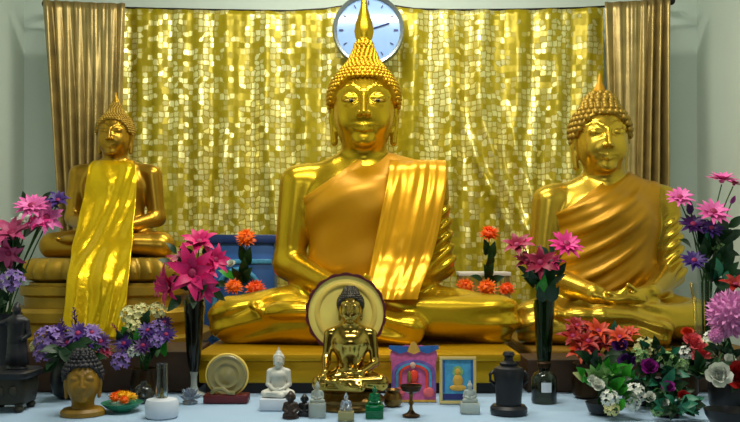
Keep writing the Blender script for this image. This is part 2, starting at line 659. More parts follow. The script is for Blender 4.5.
# ------------------------------------------------------------------ the seated figure
def head_field(G, H, hs, eyes):
    """adds a face to grid G. H maps head units (z up from the chin) to grid units"""
    def E(c, r, k, **kw):
        G.add(ell(H(*c), tuple(v * hs for v in r), **kw), k * hs)

    def C(a, b, ra, rb, k):
        G.add(cap(H(*a), H(*b), ra * hs, rb * hs), k * hs)
    E((0, .015, .185), (.118, .138, .15), 0.02)
    E((0, -.028, .084), (.100, .098, .088), 0.05)
    E((0, -.045, .15), (.104, .09, .09), 0.04)
    for s in (-1, 1):
        E((s * .052, -.088, .105), (.042, .036, .045), 0.03)
    E((0, -.104, .024), (.036, .024, .022), 0.03)
    # ears
    for s in (-1, 1):
        E((s * .124, .03, .165), (.014, .036, .058), 0.012)
        C((s * .124, .018, .125), (s * .115, .01, .03), .014, .014, 0.012)

    def fr(x, z):
        q = H(x, 0, z)
        y = G.front(q[0], q[2])
        return (y - H(0, 0, 0)[1]) / hs
    # sockets first
    for s in (-1, 1):
        y = fr(s * .05, .176)
        G.cut(ell(H(s * .052, y - .007, .183), (.036 * hs, .0115 * hs, .020 * hs)), .022 * hs)
    brow = []
    for s in (-1, 1):
        pts = [(s * .010, .197), (s * .021, .213), (s * .042, .226), (s * .066, .2265), (s * .087, .216), (s * .101, .199)]
        brow.append([(x, fr(x, z), z) for x, z in pts])
    nose_b = fr(0, .19)
    nose_t = fr(0, .115)
    mouth = fr(0, .07)
    lipc = fr(.026, .07)
    for b in brow:
        for p, q in zip(b[:-1], b[1:]):
            C((p[0], p[1] + .0025, p[2]), (q[0], q[1] + .0025, q[2]), .0055, .0055, .008)
    C((0, nose_b + .004, .2), (0, nose_t - .022, .122), .008, .0125, .012)
    for s in (-1, 1):
        E((s * .0155, nose_t - .007, .118), (.0105, .013, .0095), .008)
    # lids and lips
    ey = {}
    for s in (-1, 1):
        y = fr(s * .05, .176)
        ey[s] = y
        E((s * .051, y + .006, .181), (.033, .018, .018), .008)
        if eyes != 'open':
            for q in range(-3, 3):
                x0, x1 = s * .05 + q * .009, s * .05 + (q + 1) * .009
                z0 = .169 + .0009 * q * q
                z1 = .169 + .0009 * (q + 1) ** 2
                G.cut(cap(H(x0, fr(x0, z0) - .001, z0), H(x1, fr(x1, z1) - .001, z1), .0035 * hs), .003 * hs)
    for s in (-1, 1):
        C((0, mouth - .002, .077), (s * .044, fr(s * .044, .08) + .002, .0815), .008, .0045, .006)
        C((0, mouth - .001, .0615), (s * .03, lipc + .004, .066), .0095, .005, .006)
    return ey


def hair_f(x, y, z, ush):
    a = ell((0, .02, .20), (.140, .155, .135))[0](x, y, z)
    if ush == 'cone':
        b = cap((0, .02, .285), (0, .02, .40), .088, .034)[0](x, y, z)
    elif ush == 'low':
        b = ell((0, .02, .325), (.075, .08, .065))[0](x, y, z)
    else:
        b = cap((0, .02, .285), (0, .02, .365), .085, .045)[0](x, y, z)
    k = .035
    h = np.clip(0.5 + 0.5 * (b - a) / k, 0, 1)
    return (a * h + b * (1 - h)) - k * h * (1 - h)


def hair_line(x, y):
    return .262 - .085 * sstep(-.105, -.035, y) - .17 * sstep(-.02, .09, y) + .008 * np.cos(np.minimum(np.abs(x) / .05, PI))


def hair_mesh(name, scale, ush, curl, h=.005, offset=(0, 0, 0)):
    G = Grid((-.17, -.17, -.02), (.17, .21, .46), h)
    X, Y, Z = G.xyz()
    d = hair_f(X, Y, Z, ush)
    G.d[:] = np.maximum(d, hair_line(X, Y) - Z)
    me = G.mesh(name, 1.0)
    bm = bmesh.new()
    bm.from_mesh(me)
    bpy.data.meshes.remove(me)
    if curl:
        zz = .075
        row = 0
        while zz < .46:
            n = max(4, int(2 * PI * .14 / (curl * 1.95)))
            # radius at this height
            th = np.arange(720) * 2 * PI / 720
            lo = np.zeros(720)
            hi = np.full(720, .26)
            for _ in range(18):
                mid = (lo + hi) / 2
                inside = hair_f(mid * np.cos(th), .02 + mid * np.sin(th), np.full(720, zz), ush) < 0
                lo = np.where(inside, mid, lo)
                hi = np.where(inside, hi, mid)
            R = lo.mean()
            if R < curl * .6:
                break
            n = max(5, int(2 * PI * R / (curl * 1.95)))
            for i in range(n):
                k = int(((i + .5 * (row % 2)) / n) * 720) % 720
                x, y = lo[k] * math.cos(th[k]), .02 + lo[k] * math.sin(th[k])
                if zz > float(hair_line(np.array(x), np.array(y))) - .002 and y < .15:
                    ball_bm(bm, (x, y, zz), curl, 6, 4)
            # step along the slope
            dz = curl * 1.7
            r2 = R
            zz += dz * (0.55 if R < .1 else 0.95)
            row += 1
    for v in bm.verts:
        v.co = (v.co + Vector(offset)) * scale
    me = bpy.data.meshes.new(name)
    bmesh.ops.recalc_face_normals(bm, faces=bm.faces[:])
    bm.to_mesh(me)
    bm.free()
    return me


def body_prims(G, kx, sw, arms, waist=1.0, torso_only=False, thin=1.0):
    add = G.add
    # torso
    add(ell((0, .01, .49), (.235 * sw, .145, .17)), 0.0)
    add(ell((0, -.02, .52), (.19 * sw, .14, .115)), .05)
    add(ell((0, .01, .30), (.205 * sw * waist, .135, .2)), .07)
    add(cap((-.20 * sw, .02, .615), (.20 * sw, .02, .615), .062), .06)
    add(cap((-.09, .02, .65), (.09, .02, .65), .055), .06)
    if torso_only:
        return
    add(cap((0, .03, .62), (0, .015, .78), .092 * min(1, 1), .078), .045)
    for z in (.715,):
        pass
    add(ell((0, .02, .1), (.3 * max(kx, .8), .2, .14)), .06)
    for s in (-1, 1):
        add(cap((s * .258 * sw, .01, .597), (s * .292 * sw, .01, .29), .070 * thin, .058 * thin), .035)
        # thighs
        add(cap((s * .15, -.0, .10), (s * .465 * kx, -.19, .088), .12, .088), .05)
    # shins
    add(cap((-.46 * kx, -.20, .075), (.16 * kx, -.335, .06), .08, .055), .03)
    add(cap((.465 * kx, -.20, .088), (-.14 * kx, -.325, .115), .084, .052), .03)
    add(ell((-.25 * kx, -.31, .125), (.10 * kx, .05, .034), rz=-.25), .02)
    for q in range(5):
        add(cap((-.33 * kx, -.30 + .0 * q, .12), (-.37 * kx - .004 * q, -.325 + .018 * q, .13), .014, .011), .01)
    # forearms and hands
    hands = []
    for s in (-1, 1):
        if arms == 'earth' and s == -1:
            el = (-.292 * sw, -.02, .33)
            wr = (-.335 * max(kx, .8), -.22, .215)
            add(cap((s * .292 * sw, .01, .29), el, .058 * thin, .055 * thin), .03)
            add(cap(el, wr, .055 * thin, .04 * thin), .03)
            pm = np.array((-.36 * max(kx, .8), -.285, .17))
            add(cap(wr, pm, .036, .032), .02)
            for q in range(4):
                b = pm + np.array((-.03 + .02 * q, -.012, -.02))
                add(cap(b, b + np.array((-.004, -.028, -.05)), .0125, .0115), .008)
                add(cap(b + np.array((-.004, -.028, -.05)), b + np.array((-.004, -.03, -.105 + .006 * abs(q - 1.5))), .0115, .009), .006)
            add(cap(pm + np.array((.03, .01, .0)), pm + np.array((.055, -.03, -.05)), .013, .010), .008)
        else:
            el = (s * .292 * sw, .01, .28)
            wr = (s * .115, -.235, .205)
            add(cap(el, wr, .057 * thin, .041 * thin), .035)
            zz = .185 if s < 0 else .205
            add(cap(wr, (s * .05, -.262, zz), .036, .03), .02)
            add(ell((s * .02, -.27, zz - .004), (.065, .042, .02)), .02)
            for q in range(4):
                b = (-s * .02, -.295 + .018 * q, zz)
                e = (-s * (.075 - .004 * abs(q - 1.5)), -.292 + .016 * q, zz + .006)
                add(cap(b, e, .0115, .0095), .006)
            add(cap((s * .045, -.285, zz + .01), (s * .006, -.30, zz + .04), .0125, .010), .008)


def buddha(name, label, cat, loc, s, kx=1.0, sw=1.0, hs=1.0, arms='lap', zchin=.725, h=.0048, mat=None, hair_mat=None, ush='cone', curl=.009, flame=True,
           robe=None, eyes='down', folds=0.0, waist=1.0, thin=1.0, root=None, flame_mat=None, rz=0.0, headdx=0.0, robe_style=1):
    if root is None:
        root = thing(name, label, cat, loc, rz)
    off = None
    H = lambda x, y, z: (x * hs + headdx, y * hs - .005, zchin + z * hs)
    G = Grid((-.62, -.47, -.012), (.62, .25, zchin + .36 * hs), h)
    body_prims(G, kx, sw, arms, waist, thin=thin)
    # neck creases come from the smooth joins; the face
    ey = head_field(G, H, hs, eyes)
    X, Y, Z = G.xyz()
    if folds:
        w = 1 - sstep(.17, .24, Z)
        w = w * (1 - sstep(-.16, -.05, Y))
        G.d += (folds * 1.9 * w * np.sin(Z * 88 + np.sin(X * 7) * 2.2 + X * 11 * np.sign(X)) * (0.55 + 0.45 * np.sin(X * 13 + 1))).astype(np.float32)
        wa = sstep(.23, .27, X) * sstep(.22, .3, Z) * (1 - sstep(.5, .56, Z))
        G.d += (folds * 1.8 * wa * np.sin(Z * 120 - X * 90)).astype(np.float32)
    # belly line and navel-side modelling
    np.maximum(G.d, 0.0 - Z, out=G.d)
    me = G.mesh('body', s)
    link('body', me, mat, root)
    del G
    # hair
    hm = hair_mesh('hair', 1.0, ush, curl, h=max(.005, h))
    co = np.empty(len(hm.vertices) * 3, np.float32)
    hm.vertices.foreach_get('co', co)
    co = co.reshape(-1, 3) * hs + np.array(H(0, 0, 0), np.float32)
    hm.vertices.foreach_set('co', (co * s).ravel())
    hm.update()
    hair = link('hair', hm, hair_mat or mat, root)
    if flame:
        zt = {'cone': .425, 'low': .385, 'mid': .40}[ush]
        if flame == 'knob':
            prof = [(0, -.02), (.02, -.015), (.03, .0), (.024, .02), (.012, .05), (.006, .08), (0, .1)]
        else:
            prof = [(0, -.03), (.030, -.02), (.036, -.008), (.026, .004), (.031, .02), (.034, .04), (.030, .07), (.021, .10), (.013, .13), (.010, .16), (.007, .19), (0, .215)]
        c = H(0, .02, zt)
        lathe('flame_finial', [(r * hs * s, (z * hs) * s) for r, z in prof], flame_mat or mat, root, n=16, sy=.8, c=(c[0] * s, c[1] * s, c[2] * s), auto=60,
              wave=lambda a, z: 1 + .12 * math.cos(6 * a))
    if eyes == 'open':
        for sg in (-1, 1):
            y = ey[sg]
            c = H(sg * .05, y - .0055, .1715)
            e = ball('eye', tuple(v * s for v in c), (.024 * hs * s, .007 * hs * s, .0065 * hs * s), M['white_eye'], root, 14, 8)
            c2 = H(sg * .05 + .003, y - .0105, .1705)
            ball('pupil', tuple(v * s for v in c2), (.0085 * hs * s, .004 * hs * s, .006 * hs * s), M['pupil'], e, 10, 6)
    if robe:
        R = Grid((-.36, -.25, .12), (.40, .22, .74), max(.0055, h))
        body_prims(R, kx, sw, arms, waist, torso_only='arm')
        X, Y, Z = R.xyz()
        edge = .655 + .62 * (X + .075)
        edge = np.where(X > .11, .79, edge) + .02 * np.sin(X * 8)
        if robe_style == 2:     # heavy curved gathers running from the bare side up to the shoulder
            ph = (Z - .55 * X - .9 * (X + .05) ** 2) * 62
            fold = .0055 * np.sin(ph) * (1 - sstep(.06, .16, X)) + .003 * np.sin(ph * 1.9 + 1)* (1 - sstep(.06, .16, X))
        else:
            ph = (Z - .75 * X) * 46
            fold = .0035 * np.sin(ph + 1.2 * np.sin(X * 11)) * (0.35 + .65 * sstep(.42, .56, Z - .3 * X))
        R.d -= (.011 + fold).astype(np.float32)
        rim = np.abs((Z - edge) / 1.18 + .011) - .011
        R.d -= (.004 * (1 - sstep(0, .006, rim))).astype(np.float32)
        np.maximum(R.d, ((Z - edge) / 1.18).astype(np.float32), out=R.d)
        np.maximum(R.d, np.broadcast_to((.14 - Z), R.d.shape).astype(np.float32), out=R.d)
        link('robe', R.mesh('robe', s), robe, root)
        del R
    return root


# ------------------------------------------------------------------ flowers
def petal_verts(L, W, tilt, curl, nseg=4, pointed=0.6):
    out = []
    for i in range(nseg + 1):
        t = i / nseg
        w = W * (math.sin(PI * min(1, t ** pointed * .96 + .04)) ** .8 if t < 1 else 0.0) * .5
        if pointed < .34:
            w = W * .5 * math.sin(PI * (.12 + .70 * t))
        ang = tilt + curl * t
        out.append((t, max(w, W * .04), ang))
    # integrate the bend
    r, z = 0.0, 0.0
    pts = []
    pa = None
    for i, (t, w, ang) in enumerate(out):
        if i:
            r += L / nseg * math.cos(pa)
            z += L / nseg * math.sin(pa)
        pts.append((r, z, w))
        pa = ang
    return pts


def add_petals(bm, n, L, W, tilt, curl, r0=0.0, z0=0.0, phase=0.0, pointed=.6, jit=.12, seg=4, cup=.25):
    for k in range(n):
        a = phase + 2 * PI * k / n + random.uniform(-jit, jit)
        l = L * random.uniform(.9, 1.08)
        pts = petal_verts(l, W, tilt + random.uniform(-jit, jit), curl, seg, pointed)
        ca, sa = math.cos(a), math.sin(a)
        rows = []
        for (r, z, w) in pts:
            row = []
            for q, dz in ((-1, cup * w), (0, 0), (1, cup * w)):
                x, y = r0 + r, q * w
                row.append(bm.verts.new((x * ca - y * sa, x * sa + y * ca, z0 + z + dz)))
            rows.append(row)
        for A, B in zip(rows[:-1], rows[1:]):
            for i in (0, 1):
                bm.faces.new((A[i], A[i + 1], B[i + 1], B[i]))


_fl = {}


def flower_mesh(kind, mat):
    key = (kind, mat)
    if key in _fl:
        return _fl[key]
    bm = bmesh.new()
    if kind == 'daisy':
        add_petals(bm, 13, .92, .34, .22, -.3, .08, 0)
        add_petals(bm, 11, .72, .30, .55, -.35, .08, .04, .2)
        lathe_bm(bm, [(.1, -.16), (.16, -.05), (.14, .02)], 8)
    elif kind == 'lily':
        add_petals(bm, 6, 1.15, .5, .75, -1.3, .05, -.1, 0, .55)
        add_petals(bm, 5, .95, .45, 1.0, -1.1, .04, -.05, .5, .55)
        lathe_bm(bm, [(.05, -.35), (.10, -.15), (.12, -.02)], 8)
    elif kind == 'marigold':
        for i, (n, L, tl, z) in enumerate(((15, .8, -.25, -.1), (15, .82, .05, .0), (14, .74, .4, .08), (12, .62, .75, .14), (9, .48, 1.05, .2), (6, .34, 1.35, .26))):
            add_petals(bm, n, L, .34, tl, .25, .12, z, i * .3, .35, .2, 3, .35)
        ball_bm(bm, (0, 0, .14), (.62, .62, .34), 12, 6)
        lathe_bm(bm, [(.05, -.5), (.22, -.25), (.28, -.05)], 8)
    elif kind == 'mum':
        ball_bm(bm, (0, 0, .0), (.6, .6, .6), 12, 8)
        g = 2.39996
        N = 90
        for i in range(N):
            zz = 1 - 2 * (i + .5) / N
            rr = math.sqrt(max(0, 1 - zz * zz))
            a = g * i
            d = Vector((rr * math.cos(a), rr * math.sin(a), zz))
            q = d.to_track_quat('Z', 'Y')
            c = d * .55
            for k in range(4):
                th = PI / 2 * k + random.random()
                u = q @ Vector((math.cos(th), math.sin(th), 0))
                v = q @ Vector((-math.sin(th), math.cos(th), 0))
                L = random.uniform(.34, .46)
                p = [c, c + d * L * .6 + u * .10 + v * .08, c + d * L + u * .2, c + d * L * .6 + u * .10 - v * .08]
                bm.faces.new([bm.verts.new(x) for x in p])
    elif kind == 'rose':
        for i, (n, L, tl, r) in enumerate(((5, .85, .35, .1), (5, .75, .75, .08), (4, .62, 1.1, .06), (3, .5, 1.35, .03))):
            add_petals(bm, n, L, .85, tl, .45, r, -.05 + .05 * i, i * .7, .3, .15, 4, .3)
        lathe_bm(bm, [(.05, -.4), (.2, -.2), (.2, .0), (.15, .25)], 8)
    elif kind == 'cluster':
        for k in range(16):
            a = 2.4 * k
            zz = 1 - .085 * k
            r = math.sqrt(max(0, 1 - zz * zz)) * .75
            c = Vector((r * math.cos(a), r * math.sin(a), zz * .55))
            d = Vector((c.x, c.y, c.z + .35)).normalized()
            q = d.to_track_quat('Z', 'Y')
            b2 = bmesh.new()
            add_petals(b2, 5, .34, .26, .35, -.2, .02, 0, random.random(), .5, .15, 3)
            mm = Matrix.Translation(c) @ q.to_matrix().to_4x4()
            bmesh.ops.transform(b2, matrix=mm, verts=b2.verts[:])
            tmp = bpy.data.meshes.new('tmp')
            b2.to_mesh(tmp)
            b2.free()
            bm.from_mesh(tmp)
            bpy.data.meshes.remove(tmp)
            tube_bm(bm, [(0, 0, -.5), c], .025, 4)
    elif kind == 'spike':
        for k in range(22):
            t = k / 22
            a = 2.4 * k
            d = Vector((math.cos(a), math.sin(a), .9)).normalized()
            b = Vector((0, 0, -.3 + 1.2 * t))
            L = .5 * (1 - .55 * t)
            e = b + d * L
            u = d.cross(Vector((0, 0, 1))).normalized() * .07
            bm.faces.new([bm.verts.new(x) for x in (b, b + d * L * .5 + u, e, b + d * L * .5 - u)])
        tube_bm(bm, [(0, 0, -.6), (0, 0, .95)], [.05, .02], 5)
    elif kind == 'bud':
        lathe_bm(bm, [(0, -.9), (.3, -.7), (.48, -.2), (.4, .3), (.2, .75), (0, 1.0)], 9, wave=lambda a, z: 1 + .12 * math.cos(3 * a + 3 * z))
    me = bpy.data.meshes.new('flower')
    bm.to_mesh(me)
    bm.free()
    me.materials.append(M[mat])
    me.polygons.foreach_set('use_smooth', [True] * len(me.polygons))
    _fl[key] = me
    return me


def leaf_mesh(mat):
    key = ('leaf', mat)
    if key in _fl:
        return _fl[key]
    bm = bmesh.new()
    n = 6
    rows = []
    for i in range(n + 1):
        t = i / n
        w = .24 * math.sin(PI * min(1, t ** .75 * .97 + .02)) ** .9 if t < 1 else .004
        w = max(w, .012)
        z = .22 * math.sin(t * 2.2)
        rows.append([bm.verts.new((t, q * w, z + (.25 * w if q else 0))) for q in (-1, 0, 1)])
    for A, B in zip(rows[:-1], rows[1:]):
        for i in (0, 1):
            bm.faces.new((A[i], A[i + 1], B[i + 1], B[i]))
    me = bpy.data.meshes.new('leaf')
    bm.to_mesh(me)
    bm.free()
    me.materials.append(M[mat])
    me.polygons.foreach_set('use_smooth', [True] * len(me.polygons))
    _fl[key] = me
    return me


def center_mesh(mat):
    key = ('ctr', mat)
    if key in _fl:
        return _fl[key]
    bm = bmesh.new()
    ball_bm(bm, (0, 0, .12), (.2, .2, .12), 10, 6)
    me = bpy.data.meshes.new('flower_center')
    bm.to_mesh(me)
    bm.free()
    me.materials.append(M[mat])
    _fl[key] = me
    return me


def bouquet(name, label, cat, base, mouth, flowers, leaves, face=Vector((0, -1, .35)), stem_mat='stem', vr=.05, shift=0.0):
    """base: point on the bottom inside the vase; mouth: (z, radius) of the vase opening"""
    base = Vector(base)
    root = thing(name, label, cat, base)
    mz, mr = mouth
    centre = Vector((base.x, base.y, mz))
    for i, f in enumerate(flowers):
        (px, py, Y, kind, mat, rp) = f[:6]
        Y += shift
        p = P(px, py, Y)
        r = rp * Y / F * {'daisy': 1.3, 'lily': 1.35, 'marigold': 1.2, 'rose': 1.25, 'cluster': 1.3}.get(kind, 1.0)
        p.z = max(p.z, ZT + r * 1.05 + .006)
        out = p - (centre + Vector((0, 0, -.1)))
        out.normalize()
        d = f[6] if len(f) > 6 else (Vector(face).normalized() * .75 + out * .6)
        d = Vector(d).normalized()
        o = bpy.data.objects.new('flower', flower_mesh(kind, mat))
        COL.objects.link(o)
        o.parent = root
        q = d.to_track_quat('Z', 'Y') @ Quaternion((0, 0, 1), random.uniform(0, 6.28))
        o.rotation_mode = 'QUATERNION'
        o.rotation_quaternion = q
        o.scale = (r, r, r)
        o.location = p - base
        m4 = Matrix.LocRotScale(p - base, q, Vector((r, r, r)))
        if kind in ('daisy', 'lily'):
            c = bpy.data.objects.new('flower_center', center_mesh('yellow_centre' if mat in ('white_petal', 'cream_petal') else 'pink_centre'))
            COL.objects.link(c)
            c.parent = o
        a = random.uniform(0, 2 * PI)
        rr = mr * random.uniform(.1, .4)
        b0 = Vector((rr * .6 * math.cos(a), rr * .6 * math.sin(a), .004))
        b1 = Vector((rr * math.cos(a), rr * math.sin(a), mz - base.z))
        e = (p - base) - d * r * .25
        e2 = e - d * min(.06, max(.02, (e - b1).length * .3)) - Vector((0, 0, .01))
        pts = []
        cp = b1 * .55 + e2 * .45
        cp.z = max(e2.z, b1.z + .02) + (.03 if e.z > b1.z + .05 else .07)
        if e.z > b1.z + .09:
            cp = b1 * .6 + e2 * .4 + Vector((0, 0, (e.z - b1.z) * .22))
        for t in [k / 7 for k in range(8)]:
            pts.append(b1 * (1 - t) ** 2 + cp * 2 * t * (1 - t) + e * t * t)
        inv = m4.inverted()
        bm = bmesh.new()
        tube_bm(bm, [b0] + pts, .0022, 5)
        bmesh.ops.transform(bm, matrix=inv, verts=bm.verts[:])
        bm_obj('stem', bm, M[stem_mat], o)
    for lf in leaves:
        (px, py, Y, size, mat) = lf[:5]
        Y += shift
        p = P(px, py, Y)
        out = p - centre
        if len(lf) > 5:
            out = Vector(lf[5])
        else:
            out = out.normalized() + Vector((random.uniform(-.5, .5), random.uniform(-.7, .1), random.uniform(-.5, .4)))
        out.normalize()
        L = size * Y / F * 1.2
        if p.z < mz + L * .6:
            dx, dy = p.x - base.x, p.y - base.y
            need = max(vr, mr) + L * .62
            if math.hypot(dx, dy) < need:
                p.y = base.y - math.sqrt(max(need * need - dx * dx, (need * .5) ** 2))
        p.z = max(p.z, ZT + L * .55)
        o = bpy.data.objects.new('leaf', leaf_mesh(mat))
        COL.objects.link(o)
        o.parent = root
        zax = Vector((random.uniform(-.5, .5), -1, random.uniform(.1, .9)))
        yax = zax.cross(out).normalized()
        zax = out.cross(yax).normalized()
        rot = Matrix((out, yax, zax)).transposed().to_quaternion()
        o.rotation_mode = 'QUATERNION'
        o.rotation_quaternion = rot
        o.scale = (L, L, L)
        o.location = p - base - out * L * .5
    return root


def rnd_leaves(n, cx, cy, rx, ry, Y, dY, size, mats):
    out = []
    for i in range(n):
        a = random.uniform(0, 2 * PI)
        r = math.sqrt(random.random())
        out.append((cx + rx * r * math.cos(a), cy + ry * r * math.sin(a), Y + random.uniform(-dY, dY), size * random.uniform(.7, 1.3), random.choice(mats)))
    return out


def rnd_flowers(n, cx, cy, rx, ry, Y, dY, kinds, size):
    out = []
    for i in range(n):
        a = 2.4 * i + random.uniform(-.3, .3)
        r = math.sqrt((i + .5) / n)
        k, m = random.choice(kinds)
        out.append((cx + rx * r * math.cos(a), cy + ry * r * math.sin(a), Y + random.uniform(-dY, dY), k, m, size * random.uniform(.75, 1.2)))
    return out


def hollow(prof, t=.003):
    """outer profile bottom->top, returns a closed hollow profile"""
    inner = [(max(r - t, .002), z + (t if i == 0 else 0)) for i, (r, z) in enumerate(prof)][::-1]
    inner = [p for p in inner if p[1] >= prof[0][1] + t]
    return [(0, prof[0][1])] + prof + inner + [(0, prof[0][1] + t * 1.3)]


def vase(name, label, loc, prof, mat, group=None, n=28, t=.003, **k):
    o = lathe(name, hollow(prof, t), mat, None, n=n, **k)
    o.location = loc
    return tag(o, label, 'vase', group)

#==SCENE==
HB = .0040

# ------------------------------------------------------------------ the room
XL, XR, YB, YF, ZTOP = -1.70, 1.607, 4.30, -2.6, 3.0


def struct(name, x0, x1, y0, y1, z0, z1, mat):
    return tag(box(name, x0, x1, y0, y1, z0, z1, mat), kind='structure')


struct('floor', XL - .1, XR + .1, YF - .1, YB + .1, -.1, 0, M['floor'])
struct('ceiling', XL - .1, XR + .1, YF - .1, YB + .1, ZTOP, ZTOP + .1, M['ceiling'])
struct('wall_back', XL - .1, XR + .1, YB, YB + .1, 0, ZTOP, M['wall'])
struct('wall_left', XL - .1, XL, YF, YB, 0, ZTOP, M['wall'])
struct('wall_right', XR, XR + .1, YF, YB, 0, ZTOP, M['wall'])
# front wall with a wide window opening behind the camera
bm = bmesh.new()
WX0, WX1, WZ0, WZ1 = -.95, .85, 1.5, 2.7
for b in ((XL, WX0, 0, ZTOP), (WX1, XR, 0, ZTOP), (WX0, WX1, 0, WZ0), (WX0, WX1, WZ1, ZTOP)):
    box_bm(bm, b[0], b[1], YF - .1, YF, b[2], b[3])
tag(bm_obj('wall_front', bm, M['wall_front'], smooth=False), kind='structure')
bm = bmesh.new()
for b in ((WX0, WX0 + .05, WZ0, WZ1), (WX1 - .05, WX1, WZ0, WZ1), (WX0 + .05, WX1 - .05, WZ0, WZ0 + .05), (WX0 + .05, WX1 - .05, WZ1 - .05, WZ1), (-.07, -.02, WZ0 + .05, WZ1 - .05)):
    box_bm(bm, b[0], b[1], YF - .08, YF - .02, b[2], b[3])
tag(bm_obj('window_1', bm, M['white_plastic'], smooth=False), kind='structure')

# ------------------------------------------------------------------ curtains on a sagging wire
WY = 4.17
wire_px = [(46, 4), (60, 5), (100, 7), (150, 8.5), (220, 10), (290, 11), (325, 9), (350, 5), (369, 3), (388, 5), (415, 9), (450, 10), (520, 9.5), (580, 8), (630, 5), (662, 2), (671, 1)]
wire_pts = [P(px, py, WY) for px, py in wire_px]


def wire_z(x):
    xs = [p.x for p in wire_pts]
    return float(np.interp(x, xs, [p.z for p in wire_pts]))


t = thing('curtain_wire', 'thin dark sagging curtain wire with knobbed ends along the back wall', 'curtain wire', (0, WY, 2.35))
loc = Vector((0, WY, 2.35))
tube('wire', [p - loc for p in wire_pts], .005, M['rod'], t)
for p in (wire_pts[0], wire_pts[-1]):
    ball('end_knob', p - loc, .02, M['rod'], t)
    tube('bracket', [p - loc, Vector((p.x, YB - .002, p.z)) - loc], .006, M['rod'], t)


def curtain(name, label, xa, xb, z0, Y, mat, nf, amp, seed, skew=None, group=None, thick=.004, nx=420, nz=60, ridges=None):
    rg = random.Random(seed)
    ph = [rg.uniform(0, 6.28) for _ in range(8)]
    fr = [nf * rg.uniform(.7, 1.4) for _ in range(8)]
    V, UV = [], []
    for j in range(nz + 1):
        v = j / nz
        L = 0.0
        prev = None
        for i in range(nx + 1):
            u = i / nx
            x = xa + (xb - xa) * u
            zt = wire_z(x) - .012
            z = zt + (z0 - zt) * v
            if skew:
                x = skew(u, v, x)
            g = .35 + .65 * min(1, v * 3)
            a = 0
            for q in range(4):
                a += math.sin(fr[q] * u * 6.283 * (1 + .06 * math.sin(v * 2.2 + ph[q + 4])) + ph[q] + v * math.sin(ph[q] * 3) * 1.6) * (.55, .35, .28, .2)[q]
            fine = .10 * math.sin(u * nf * 19 + ph[1]) * (1 - min(1, v * 5))
            y = Y - amp * (a + fine) * g
            if ridges:
                for (rx, rw, ra_) in ridges(v):
                    y -= ra_ * math.exp(-((x - rx) / rw) ** 2)
            p = (x, y)
            if prev:
                L += math.hypot(p[0] - prev[0], p[1] - prev[1])
            prev = p
            V.append((x, y, z))
            UV.append((u * abs(xb - xa) * 1.12, z))
    me = bpy.data.meshes.new(name)
    fs = []
    for j in range(nz):
        for i in range(nx):
            a = j * (nx + 1) + i
            fs.append((a, a + nx + 1, a + nx + 2, a + 1))
    me.from_pydata(V, [], fs)
    uvl = me.uv_layers.new(name='cloth')
    lv = np.empty(len(me.loops), np.int32)
    me.loops.foreach_get('vertex_index', lv)
    uvl.data.foreach_set('uv', np.array(UV, np.float32)[lv].ravel())
    o = link(name, me, mat)
    sd = o.modifiers.new('solid', 'SOLIDIFY')
    sd.thickness = thick
    sd.offset = 0
    return tag(o, label, 'curtain', group)


def sweep(v):
    # long swept folds running down and outwards beside the tallest statue
    out = []
    s = max(0.0, v - .13)
    k = min(1, s * 5)
    for j, (x0, w) in enumerate(((.40, .020), (.50, .024), (.62, .026))):
        out.append((x0 + 1.55 * s ** 1.6 * (1 - .12 * j), w, .035 * k))
    out.append((-.66 - .25 * s ** 1.3, .03, .03 * k))
    out.append((-.50 + .22 * s ** 1.2, .026, .028 * k))
    return out


def skc(u, v, x):
    # right-hand part is gathered sideways lower down
    w = max(0, 1 - abs(u - .74) / .16)
    return x + .10 * v * w * min(1, v * 1.5)


curtain('curtain', 'wide yellow-gold curtain of shiny square sequins behind the statues', P(122, 0, WY).x, P(602, 0, WY).x, .10, WY - .035, M['sequin'], 16, .034, 3, skew=skc, nx=900, nz=80, ridges=sweep)


def skl(u, v, x):
    return x + (.05 - .26 * (u - .5)) * min(v, .5) * .9


def skr(u, v, x):
    return x + .02 * math.sin(v * 3 + u * 4)


curtain('curtain', 'bronze satin side curtain with narrow folds behind the statue under a hanging gold cloth', P(51, 0, WY).x, P(132, 0, WY).x, .10, WY - .118, M['satin'], 7, .027, 5, skew=skl)
curtain('curtain', 'bronze satin side curtain with straight folds behind the statue with large hair curls', P(598, 0, WY).x, P(664, 0, WY).x, .10, WY - .118, M['satin'], 6, .027, 8, skew=skr)

